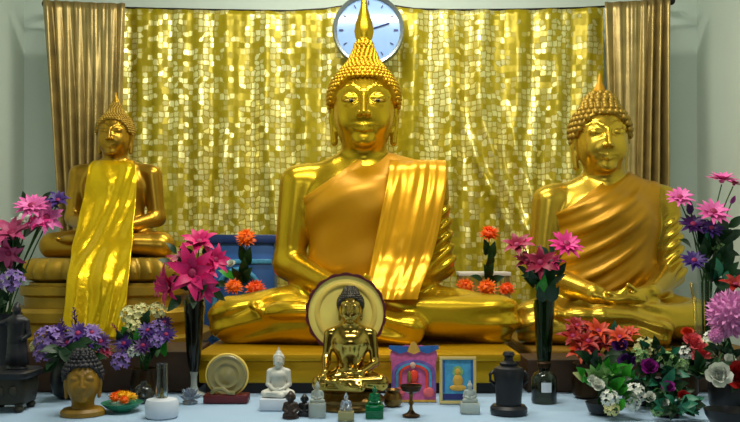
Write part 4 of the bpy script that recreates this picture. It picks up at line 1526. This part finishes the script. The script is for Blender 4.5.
# ------------------------------------------------------------------ small statues on the cloth
c = T(350, 411.5)
t = thing('brass_statuette', 'polished brass seated Buddha statuette with a round cream halo', 'statuette', (c.x, c.y + .05, ZT))
k = .27
lathe('pedestal', [(0, 0), (.098, 0), (.10, .006), (.094, .012), (.094, .018), (.099, .024), (.101, .03), (.095, .036), (.086, .042), (.082, .05), (.086, .054), (.083, .057), (0, .057)], M['brass_dark'], t, n=90, sx=1, sy=.68, sq=2.6, wave=lambda a, z: 1 + (.03 * abs(math.sin(15 * a)) if .018 < z < .045 else 0))
fig = buddha('buddha_figure', None, None, (0, 0, 0), k, kx=.70, sw=.92, hs=1.04, arms='earth', thin=.82, h=.0085, mat=M['brass'], hair_mat=M['slate_bronze'], ush='low', curl=.012, flame=False, waist=.8)
for ch in list(fig.children):
    ch.parent = t
    ch.location = (0, .012, .058)
bpy.data.objects.remove(fig)
# halo: cream disc, inner ring and scalloped maroon edge
hc = P(346, 313, 2.63) - t.location
R = .118
bm = bmesh.new()
lathe_bm(bm, [(0, -.006), (R, -.006), (R, .004), (R * .8, .006), (0, .006)], 72)
bmesh.ops.transform(bm, matrix=Matrix.Translation(hc) @ Matrix.Rotation(PI / 2, 4, 'X'), verts=bm.verts[:])
halo = bm_obj('halo', bm, M['halo'], t, auto=35)
bm = bmesh.new()
n = 144
ring = []
for i in range(n):
    a = 2 * PI * i / n
    r1 = R * (1.0 + .035 * abs(math.sin(9 * a)))
    ring.append([bm.verts.new(hc + Vector((r * math.cos(a), y, r * math.sin(a)))) for r, y in ((R * .955, -.009), (r1, -.009), (r1, .007), (R * .955, .007))])
for i in range(n):
    A, B = ring[i], ring[(i + 1) % n]
    for q in range(4):
        bm.faces.new((A[q], A[(q + 1) % 4], B[(q + 1) % 4], B[q]))
bm_obj('halo_rim', bm, M['maroon'], halo, smooth=False)
bm = bmesh.new()
lathe_bm(bm, [(R * .66, .0062), (R * .70, .009), (R * .76, .009), (R * .80, .0062)], 72)
bm.faces.ensure_lookup_table()
for f in [f for f in bm.faces if len(f.verts) > 4]:
    bm.faces.remove(f)
bmesh.ops.transform(bm, matrix=Matrix.Translation(hc) @ Matrix.Rotation(PI / 2, 4, 'X'), verts=bm.verts[:])
bm_obj('halo_ring', bm, M['halo_inner'], halo)
box('halo_support', hc.x - .008, hc.x + .008, hc.y - .001, hc.y + .006, .05, hc.z - .09, M['brass_dark'], t)

# white statuette on a white box
c = P(277, 0, 2.60)
b0 = tag(box('stand_box', c.x - .047, c.x + .047, 2.555, 2.645, ZT, ZT + .034, M['white_box'], None, .003), 'low white box under the white seated statuette', 'box')
fig = buddha('white_statuette', 'small white marble seated Buddha statuette with a pale blue face', 'statuette', (c.x + .004, 2.61, ZT + .035), .122, kx=.70, sw=.9, hs=1.0, thin=.9, h=.012, mat=M['white_marble'], hair_mat=M['white_marble'], ush='low', curl=.0, flame='knob', folds=0)
ball('painted_face', (0, -.068 * .122, .815 * .122), (.085 * .122, .055 * .122, .085 * .122), M['blue_glaze'], fig, 14, 10)

# head statuettes
def head_statue(name, label, cat, loc, s, face_mat, hair_m, rz=0.0):
    root = thing(name, label, cat, loc, rz)
    H = lambda x, y, z: (x, y, z + .10)
    G = Grid((-.2, -.2, -.01), (.2, .22, .46), .0065)
    G.add(cap((0, .02, .0), (0, .015, .16), .085, .078), 0)
    G.add(ell((0, .02, .0), (.12, .11, .05)), .03)
    head_field(G, H, 1.0, 'down')
    X, Y, Z = G.xyz()
    np.maximum(G.d, 0.0 - Z, out=G.d)
    link('head', G.mesh('head', s), face_mat, root)
    hm = hair_mesh('hair', s, 'low', .017, .007, (0, 0, .10))
    link('hair', hm, hair_m, root)
    return root
c = T(77, 418)
h_ = head_statue('head_statuette', 'ochre wooden Buddha head with dark slate hair beside the bowl of petals', 'head statuette', (c.x, c.y + .05, ZT), .385, M['wood_face'], M['hair_dark'], .27)
lathe('neck_base', [(0, 0), (.062, 0), (.062, .012), (.054, .02), (0, .02)], M['wood_face'], h_, n=24, sy=.85)

# carved box carrying the standing figure
c = T(13, 411)
t = thing('carved_box', 'dark carved wooden box with feet under the standing figure', 'box', (c.x - .022, c.y + .03, ZT))
bm = bmesh.new()
lathe_bm(bm, [(0, .022), (.058, .022), (.064, .03), (.070, .07), (.066, .098), (0, .098)], 48, sq=5)
bm_obj('box_body', bm, M['wood_dark'], t, auto=35)
lathe('box_rim', [(0, .098), (.076, .098), (.080, .104), (.080, .114), (.074, .119), (0, .119)], M['black_stone'], t, n=48, sq=5)
for sx in (-1, 1):
    for sy in (-1, 1):
        lathe('foot', [(0, 0), (.010, 0), (.014, .008), (.010, .018), (.016, .0235), (0, .0235)], M['wood_dark'], t, n=12, c=(sx * .045, sy * .045, 0))
for q in (-1, 0, 1):
    ball('carved_boss', (q * .036, -.068, .062), (.014, .008, .018), M['wood_dark'], t, 12, 8)
BOXTOP = ZT + .12
t2 = thing('standing_figurine', 'dark standing figurine with one arm held out on the carved box', 'figurine', (c.x - .0, c.y + .03, BOXTOP))
G = Grid((-.1, -.05, -.002), (.06, .05, .20), .0022)
G.add(ell((0, 0, .0), (.032, .026, .012)), 0)
for s_ in (-1, 1):
    G.add(cap((s_ * .012, 0, .01), (s_ * .012, 0, .085), .012, .015), .004)
    G.add(cap((s_ * .012, -.012, .012), (s_ * .012, 0, .014), .009, .009), .004)
G.add(cap((0, 0, .005), (0, .003, .08), .019, .021), .01)
G.add(cap((0, 0, .085), (0, 0, .135), .022, .026), .012)
G.add(cap((-.02, 0, .14), (.02, 0, .14), .012), .01)
G.add(cap((0, 0, .145), (0, -.002, .16), .009), .006)
G.add(ell((0, -.003, .174), (.0125, .014, .017)), .004)
G.add(ell((0, .001, .188), (.009, .009, .008)), .003)
G.add(ell((0, -.016, .171), (.003, .004, .004)), .003)
G.add(cap((-.028, 0, .138), (-.052, -.012, .132), .009, .008), .006)
G.add(cap((-.052, -.012, .132), (-.08, -.02, .142), .008, .006), .004)
G.add(ell((-.087, -.022, .145), (.008, .005, .006)), .004)
G.add(cap((.028, 0, .138), (.036, -.004, .10), .009, .008), .006)
G.add(cap((.036, -.004, .10), (.022, -.022, .088), .008, .006), .004)
np.maximum(G.d, 0 - G.xyz()[2], out=G.d)
link('body', G.mesh('body', 1.0), M['black_stone'], t2)
bm = bmesh.new()
lathe_bm(bm, [(.034, .012), (.030, .05), (.027, .085), (.0275, .12), (.030, .136), (.022, .150)], 32, sy=.78, wave=lambda a, z: 1 + .03 * math.sin(9 * a))
for f in [f for f in bm.faces if len(f.verts) > 4]:
    bm.faces.remove(f)
o = bm_obj('robe', bm, M['hair_dark'], t2)
o.modifiers.new('solid', 'SOLIDIFY').thickness = .002

# bowl of petals
c = T(119, 413)
Yb = c.y + .03
c.y = Yb
t = vase('offering_bowl', 'shallow teal-dark bowl holding orange petals', (c.x, Yb, ZT), [(.024, 0), (.028, .005), (.046, .012), (.060, .026)], M['leaf_teal'])
t['category'] = 'bowl'
random.seed(21)
for i in range(12):
    a = 2.4 * i
    r = .036 * math.sqrt(i / 12)
    f = tag(bpy.data.objects.new('marigold', flower_mesh('marigold', 'yellow' if i % 3 != 1 else 'marigold')), 'marigold flower head lying in the shallow teal-dark bowl', 'flower', 'marigold heads in the teal-dark bowl')
    COL.objects.link(f)
    f.scale = (.019,) * 3
    f.location = (c.x + r * math.cos(a), Yb + r * math.sin(a), ZT + .034 + .014 * (1 - i / 12))
    f.rotation_euler = (random.uniform(-.4, .4), random.uniform(-.4, .4), a)

# oil burner
c = T(158, 420)
t = thing('oil_burner', 'white oil burner with a tall narrow glass chimney', 'burner', (c.x, c.y + .045, ZT))
lathe('burner_base', [(0, 0), (.042, 0), (.046, .006), (.046, .042), (.042, .05), (.020, .054), (0, .054)], M['white_box'], t, n=36)
lathe('chimney', hollow([(.016, .0545), (.017, .062), (.0165, .10), (.0155, .145), (.0165, .15)], .0018), M['glass'], t, n=24)
lathe('wick_holder', [(0, .056), (.006, .057), (.006, .068), (.002, .07), (.002, .08), (0, .081)], M['brass'], t, n=12)
c = T(143, 405)
o = lathe('glass_bell', hollow([(.035, 0), (.036, .01), (.034, .032), (.024, .05), (.01, .058), (.0105, .066)], .002), M['glass'], None, n=28)
o.location = (c.x - .01, c.y + .05, ZT)
tag(o, 'small clear glass bell jar beside the oil burner', 'jar')

# crystal lotus
c = T(188, 405)
t = thing('crystal_lotus', 'clear faceted crystal lotus ornament', 'ornament', (c.x, c.y + .03, ZT))
lathe('base', [(0, 0), (.022, 0), (.024, .006), (.012, .012), (0, .014)], M['crystal'], t, n=8)
for lay, (n, L, tl, z) in enumerate(((8, .042, .35, .012), (8, .040, .85, .014), (6, .034, 1.25, .016))):
    for q in range(n):
        a = 2 * PI * (q + .5 * lay) / n
        bm = bmesh.new()
        d = Vector((math.cos(tl), 0, math.sin(tl)))
        nrm = Vector((-math.sin(tl), 0, math.cos(tl)))
        b0 = bm.verts.new((0.002, 0, 0))
        tip = bm.verts.new(d * L)
        m1 = bm.verts.new(d * L * .5 + Vector((0, L * .24, 0)) + nrm * .003)
        m2 = bm.verts.new(d * L * .5 - Vector((0, L * .24, 0)) + nrm * .003)
        k1 = bm.verts.new(d * L * .5 - nrm * .007)
        k2 = bm.verts.new(d * L * .5 + nrm * .001)
        for tri in ((b0, m1, k2), (m1, tip, k2), (tip, m2, k2), (m2, b0, k2), (b0, k1, m1), (m1, k1, tip), (tip, k1, m2), (m2, k1, b0)):
            bm.faces.new(tri)
        bmesh.ops.transform(bm, matrix=Matrix.Translation((0, 0, z)) @ Matrix.Rotation(a, 4, 'Z'), verts=bm.verts[:])
        bm_obj('petal', bm, M['crystal'], t, smooth=False)

# glass wheel on maroon base
c = T(225, 404)
t = thing('glass_plaque', 'round ridged olive glass disc standing on a maroon base', 'plaque', (c.x, c.y + .035, ZT))
box('base', -.068, .068, -.032, .032, 0, .026, M['maroon'], t, .004)
bm = bmesh.new()
lathe_bm(bm, [(0, -.008), (.060, -.008), (.063, -.004), (.063, .004), (.058, .009), (.052, .006), (.044, .006), (.038, .010), (.032, .006), (.024, .007), (.016, .011), (0, .013)], 56)
bmesh.ops.transform(bm, matrix=Matrix.Translation((0, .004, .083)) @ Matrix.Rotation(PI / 2, 4, 'X'), verts=bm.verts[:])
bm_obj('disc', bm, M['olive_glass'], t, auto=50)
tube('disc_rim', [(.064 * math.cos(a), .004, .083 + .064 * math.sin(a)) for a in [-PI / 2 + 2 * PI * k / 40 for k in range(41)]], .004, M['halo_inner'], t, 8)
tube('scroll', [(-.045, -.022, .03), (-.03, -.026, .044), (-.008, -.026, .046), (.008, -.026, .034), (.03, -.026, .032)], .007, M['olive_glass'], t)

# small carved figures
def squat_figure(name, label, px, py, hpx, mat, back=.02, wide=1.0):
    c = T(px, py)
    h = hpx * c.y / F
    root = thing(name, label, 'figurine', (c.x, c.y + back, ZT))
    G = Grid((-.5, -.4, -.01), (.5, .4, 1.05), .022)
    G.add(cap((-.22 * wide, -.12, .1), (.22 * wide, -.12, .1), .12), 0)
    G.add(ell((0, 0, .3), (.25 * wide, .22, .3)), .08)
    G.add(cap((-.2 * wide, 0, .5), (.2 * wide, 0, .5), .1), .06)
    for s_ in (-1, 1):
        G.add(cap((s_ * .25 * wide, 0, .5), (s_ * .3 * wide, -.05, .3), .075), .03)
        G.add(cap((s_ * .3 * wide, -.05, .3), (s_ * .12, -.22, .24), .065, .05), .03)
        G.add(ell((s_ * .165, .02, .76), (.03, .05, .09)), .02)
    G.add(ell((0, -.01, .77), (.165, .17, .19)), .03)
    G.add(ell((0, 0, .93), (.08, .08, .08)), .03)
    G.add(ell((0, -.18, .75), (.03, .04, .05)), .02)
    np.maximum(G.d, 0 - G.xyz()[2], out=G.d)
    link('body', G.mesh('body', h), mat, root)
    return root, h
r_, h_ = squat_figure('carved_figurine', 'dark brown squat figurine in front of the white statuette', 290, 419, 27, M['brown_black'], wide=.8)
o = lathe('base_disc', [(0, .0), (.30, 0), (.32, .03), (.28, .05), (0, .05)], M['brown_black'], r_, n=20)
o.scale = (h_,) * 3
r_, h_ = squat_figure('carved_figurine', 'black squat figurine beside the pale glass figurine', 304, 417, 22, M['black'], wide=.9)

def on_block(name, label, px, py, wpx, hpx, mat, blk_mat, blk=.45, back=.02):
    c = T(px, py)
    k_ = c.y / F
    w, hh = wpx * k_ * .5, hpx * k_
    root = thing(name, label, 'figurine', (c.x, c.y + back, ZT))
    box('block', -w, w, -w * .8, w * .8, 0, hh * blk, blk_mat, root, w * .12)
    G = Grid((-.5, -.4, -.01), (.5, .4, 1.05), .026)
    G.add(cap((-.26, -.1, .1), (.26, -.1, .1), .11), 0)
    G.add(ell((0, 0, .34), (.2, .16, .28)), .06)
    G.add(cap((-.17, 0, .52), (.17, 0, .52), .08), .05)
    for s_ in (-1, 1):
        G.add(cap((s_ * .23, 0, .5), (s_ * .27, -.03, .28), .06), .03)
        G.add(cap((s_ * .27, -.03, .28), (s_ * .06, -.2, .22), .055, .045), .03)
    G.add(ell((0, -.01, .76), (.13, .14, .16)), .04)
    G.add(ell((0, 0, .93), (.06, .06, .1)), .04)
    np.maximum(G.d, 0 - G.xyz()[2], out=G.d)
    o = link('figure', G.mesh('figure', hh * (1 - blk)), mat, root)
    o.location = (0, 0, hh * blk + .0005)
    return root
on_block('glass_figurine', 'pale frosted seated figurine on a pale block beside the brass statuette', 317, 418, 17, 35, M['glass_frost'], M['glass_frost'], .4)
on_block('glass_figurine', 'smoky clear seated figurine directly in front of the brass statuette', 346, 421, 16, 27, M['crystal'], M['olive_glass'], .35, back=.012)
on_block('glass_figurine', 'emerald green glass seated figurine', 374.5, 419, 18, 32, M['glass_emerald'], M['glass_emerald'], .42)
on_block('glass_figurine', 'frosted seated figurine before the small framed picture', 470.5, 414, 19, 32, M['glass_frost'], M['glass_frost'], .32)
c = T(393, 408)
o = lathe('brass_pot', hollow([(.020, 0), (.026, .006), (.030, .022), (.024, .036), (.020, .042), (.026, .05)], .002), M['brass_dark'], None, n=24)
o.location = (c.x, c.y + .035, ZT)
tag(o, 'small antique brass pot beside the emerald figurine', 'pot')

# goblet lamp
c = T(411.5, 418)
t = thing('oil_lamp', 'dark bronze footed oil lamp before the arched deity card', 'lamp', (c.x, c.y + .025, ZT))
lathe('foot', [(0, 0), (.024, 0), (.025, .004), (.012, .010), (.006, .018), (0, .018)], M['bronze'], t, n=24)
lathe('stem', [(0, .018), (.006, .018), (.004, .03), (.008, .038), (.004, .046), (.006, .062), (.01, .066), (0, .066)], M['brass_dark'], t, n=16)
lathe('dish', hollow([(.010, .0662), (.026, .073), (.032, .088)], .002), M['bronze'], t, n=28)

# arched deity card
c0 = T(414, 402.5)
Yc = c0.y
k_ = Yc / F
t = thing('deity_card', 'arched pink and violet devotional card with a blue scalloped top', 'card', (c0.x, Yc + .012, ZT))
t.rotation_euler = (-.06, 0, 0)
def cz(py):
    return (402.5 - py) * k_
def cx(px):
    return (px - 414) * k_
W2 = 22.5 * k_
out = [(-W2, 0), (W2, 0), (W2, cz(365))]
top = []
for i in range(25):
    u = i / 24
    x = W2 * (1 - 2 * u)
    top.append((x * 1.02, cz(352) + .018 * math.sin(PI * u) + .004 * abs(math.sin(PI * u * 5))))
out += [(W2 * 1.05, cz(356))] + top + [(-W2 * 1.05, cz(356)), (-W2, cz(365))]
poly_prism('card_board', out, .0, .006, M['card_pink'], t)
# arch bands
def arch(name, rx, rz, z0, wd, mat, y):
    pts = [(-rx, z0 - .055)] + [(rx * math.cos(PI - a), z0 + rz * math.sin(a)) for a in [PI * k / 20 for k in range(21)]] + [(rx, z0 - .055)]
    ins = [(-rx + wd, z0 - .055)] + [((rx - wd) * math.cos(PI - a), z0 + (rz - wd) * math.sin(a)) for a in [PI * k / 20 for k in range(21)]] + [(rx - wd, z0 - .055)]
    bm = bmesh.new()
    A = [[bm.verts.new((x, yy, z)) for x, z in L_] for L_ in (pts, ins) for yy in (y, 0)]
    n_ = len(pts)
    for i in range(n_ - 1):
        bm.faces.new((A[0][i], A[0][i + 1], A[2][i + 1], A[2][i]))
        bm.faces.new((A[0][i], A[1][i], A[1][i + 1], A[0][i + 1]))
        bm.faces.new((A[2][i], A[2][i + 1], A[3][i + 1], A[3][i]))
    bm_obj(name, bm, mat, t, smooth=False)
arch('arch_band', W2 * .98, .045, .085, .010, M['card_violet'], -.003)
arch('arch_band', W2 * .80, .036, .085, .008, M['card_sky'], -.0045)
arch('arch_band', W2 * .64, .030, .085, .007, M['card_red'], -.006)
for s_ in (-1, 1):
    pts = [(s_ * W2 * 1.1, cz(346)), (s_ * W2 * 1.12, cz(349.5)), (s_ * W2 * .62, cz(354.5)), (s_ * W2 * .3, cz(352)), (s_ * W2 * .22, cz(347)), (s_ * W2 * .6, cz(346.5))]
    poly_prism('blue_crest', pts, -.004, .002, M['card_blue'], t)
poly_prism('crest_leaf', [(-W2 * .3, cz(352)), (0, cz(355)), (W2 * .3, cz(352)), (W2 * .12, cz(344)), (0, cz(342)), (-W2 * .12, cz(344))], -.005, .002, M['card_gold'], t)
# seated figure printed in relief
ball('figure_lap', (cx(413.5), -.004, cz(386)), (.025, .006, .0085), M['card_red'], t, 18, 10)
ball('figure_torso', (cx(414), -.005, cz(377)), (.0145, .006, .020), M['card_red'], t, 16, 10)
ball('figure_sash', (cx(409.5), -.0065, cz(377.5)), (.006, .006, .019), M['card_olive'], t, 14, 10)
ball('figure_head', (cx(413), -.005, cz(366)), (.009, .006, .010), M['card_skin'], t, 14, 8)
for px in (399, 429):
    ball('rose_motif', (cx(px), -.004, cz(393)), (.018, .005, .016), M['salmon'], t, 14, 8)
box('foot_strip', -W2, W2, -.003, .012, 0, .006, M['card_gold'], t)
box('prop', -.012, .012, .006, .045, .001, .004, M['card_gold'], t)

# framed picture
c0 = T(458.5, 405)
k_ = c0.y / F
t = thing('picture_frame', 'small cream framed blue picture of a golden seated figure', 'picture', (c0.x, c0.y + .02, ZT + .001))
t.rotation_euler = (-.05, 0, 0)
w, hh = 18.5 * k_, 47 * k_
bm = bmesh.new()
for q in ((-w, w, 0, .009), (-w, w, hh - .009, hh), (-w, -w + .009, .009, hh - .009), (w - .009, w, .009, hh - .009)):
    box_bm(bm, q[0], q[1], -.008, .006, q[2], q[3], .0015)
bm_obj('frame', bm, M['frame_cream'], t, smooth=False)
pic = box('picture', -w + .008, w - .008, -.003, .004, .008, hh - .008, M['card_sky'], t)
box('lower_band', -w + .010, w - .010, -.0042, -.001, .012, .030, M['card_navy'], pic)
box('edge_band', -w + .010, -w + .017, -.0042, -.001, .034, hh - .012, M['card_blue'], pic)
box('edge_band', w - .017, w - .010, -.0042, -.001, .034, hh - .012, M['card_blue'], pic)
ball('figure_lap', (0, -.004, .048), (.026, .003, .010), M['card_gold'], pic, 16, 8)
ball('figure_torso', (0, -.004, .068), (.016, .003, .020), M['card_gold'], pic, 16, 8)
ball('figure_head', (0, -.004, .096), (.0085, .003, .011), M['card_gold'], pic, 14, 8)
ball('aura', (0, -.0022, .096), (.018, .0022, .020), M['leaf_pale'], pic, 18, 8)
box('easel_leg', -.006, .006, .006, .05, .0, .003, M['frame_cream'], t)

# black urn
c = T(511.5, 417)
t = thing('stone_urn', 'black stone lidded urn on a round foot', 'urn', (c.x, c.y + .05, ZT))
lathe('foot', [(0, 0), (.050, 0), (.053, .006), (.053, .018), (.046, .026), (0, .026)], M['black_stone'], t, n=36)
lathe('urn_body', [(0, .026), (.036, .026), (.037, .05), (.041, .09), (.045, .118), (.040, .132), (.024, .139), (0, .139)], M['black_stone'], t, n=36)
lathe('lid', [(0, .139), (.024, .139), (.026, .146), (.014, .152), (.012, .162), (.018, .170), (.014, .178), (0, .18)], M['black_stone'], t, n=28)
for s_ in (-1, 1):
    tube('handle', [(s_ * .040, 0, .085), (s_ * .053, 0, .095), (s_ * .054, 0, .112), (s_ * .044, 0, .122)], .005, M['black_stone'], t)

# labelled glass jar before the green vase
c = T(546, 404)
t = thing('glass_jar', 'dark glass jar with a white label before the green flute vase', 'jar', (c.x, c.y + .03, ZT))
lathe('jar_body', [(0, 0), (.036, 0), (.039, .005), (.039, .075), (.030, .09), (.018, .097), (.018, .108), (0, .108)], M['glass_dark'], t, n=32)
bm = bmesh.new()
A = []
for i in range(9):
    a = -PI / 2 + (i - 4) * .10
    A.append([bm.verts.new((.0396 * math.cos(a), .0396 * math.sin(a), z)) for z in (.036, .066)])
for p_, q_ in zip(A[:-1], A[1:]):
    bm.faces.new((p_[0], q_[0], q_[1], p_[1]))
bm_obj('paper_label', bm, M['white_box'], t)
lathe('lid', [(0, .108), (.020, .108), (.021, .111), (.021, .122), (.018, .125), (0, .125)], M['bronze'], t, n=24)

# dark low bowl near the wall
o = lathe('black_bowl', hollow([(.03, 0), (.045, .008), (.058, .03), (.062, .045)], .003), M['black'], None, n=36)
o.location = (P(728, 0, 2.335).x, 2.335, ZT)
tag(o, 'low black bowl at the table edge below the lilac pompom', 'bowl')

# ------------------------------------------------------------------ light
def area(name, loc, rot, sx, sy, power, col):
    L = bpy.data.lights.new(name, 'AREA')
    L.shape = 'RECTANGLE'
    L.size, L.size_y = sx, sy
    L.energy = power
    L.color = col
    o = bpy.data.objects.new(name, L)
    COL.objects.link(o)
    o.location = loc
    o.rotation_euler = rot
    return o


area('window_daylight', (-.05, YF + .02, 2.1), (PI / 2, 0, 0), 1.7, 1.1, 20, (.86, .94, 1.0))
# ceiling fluorescent battens; the rear one is added to brighten the curtain top
m_, nt_, b_ = new_mat('lamp_tube')
b_.inputs['Emission Color'].default_value = (1, .97, .88, 1)
b_.inputs['Emission Strength'].default_value = 6
for yl, pw, lab in ((2.05, 36, 'white fluorescent batten on the ceiling above the altar front'), (3.35, 24, 'added white fluorescent batten on the ceiling above the statues')):
    t = thing('ceiling_lamp', lab, 'lamp', (0, yl, ZTOP))
    box('lamp_housing', -.65, .65, -.04, .04, -.05, -.001, M['white_plastic'], t, .004)
    tube('lamp_tube', [(-.6, 0, -.068), (.6, 0, -.068)], .016, m_, t, 12)
    area('tube_light', (0, yl, ZTOP - .10), (math.radians(14 if yl < 3 else 0), 0, 0), 1.3, .12, pw, (1.0, .96, .84))

w = bpy.data.worlds.new('World')
SC.world = w
w.use_nodes = True
w.node_tree.nodes['Background'].inputs['Color'].default_value = (.75, .86, 1, 1)
w.node_tree.nodes['Background'].inputs['Strength'].default_value = .12

# ------------------------------------------------------------------ camera and output look
cam = bpy.data.cameras.new('Camera')
co = bpy.data.objects.new('Camera', cam)
COL.objects.link(co)
co.location = (0, 0, ZC)
co.rotation_euler = (PI / 2, 0, 0)
cam.sensor_width = 36
cam.lens = F / 740 * 36
cam.shift_y = (HY - 211) / 740
cam.clip_start = .05
SC.camera = co
vs = SC.view_settings
vs.view_transform = 'Standard'
try:
    vs.look = 'None'
except Exception:
    pass
vs.gamma = 1
vs.exposure = -0.08
vs.use_curve_mapping = False
SC.cycles.use_denoising = True
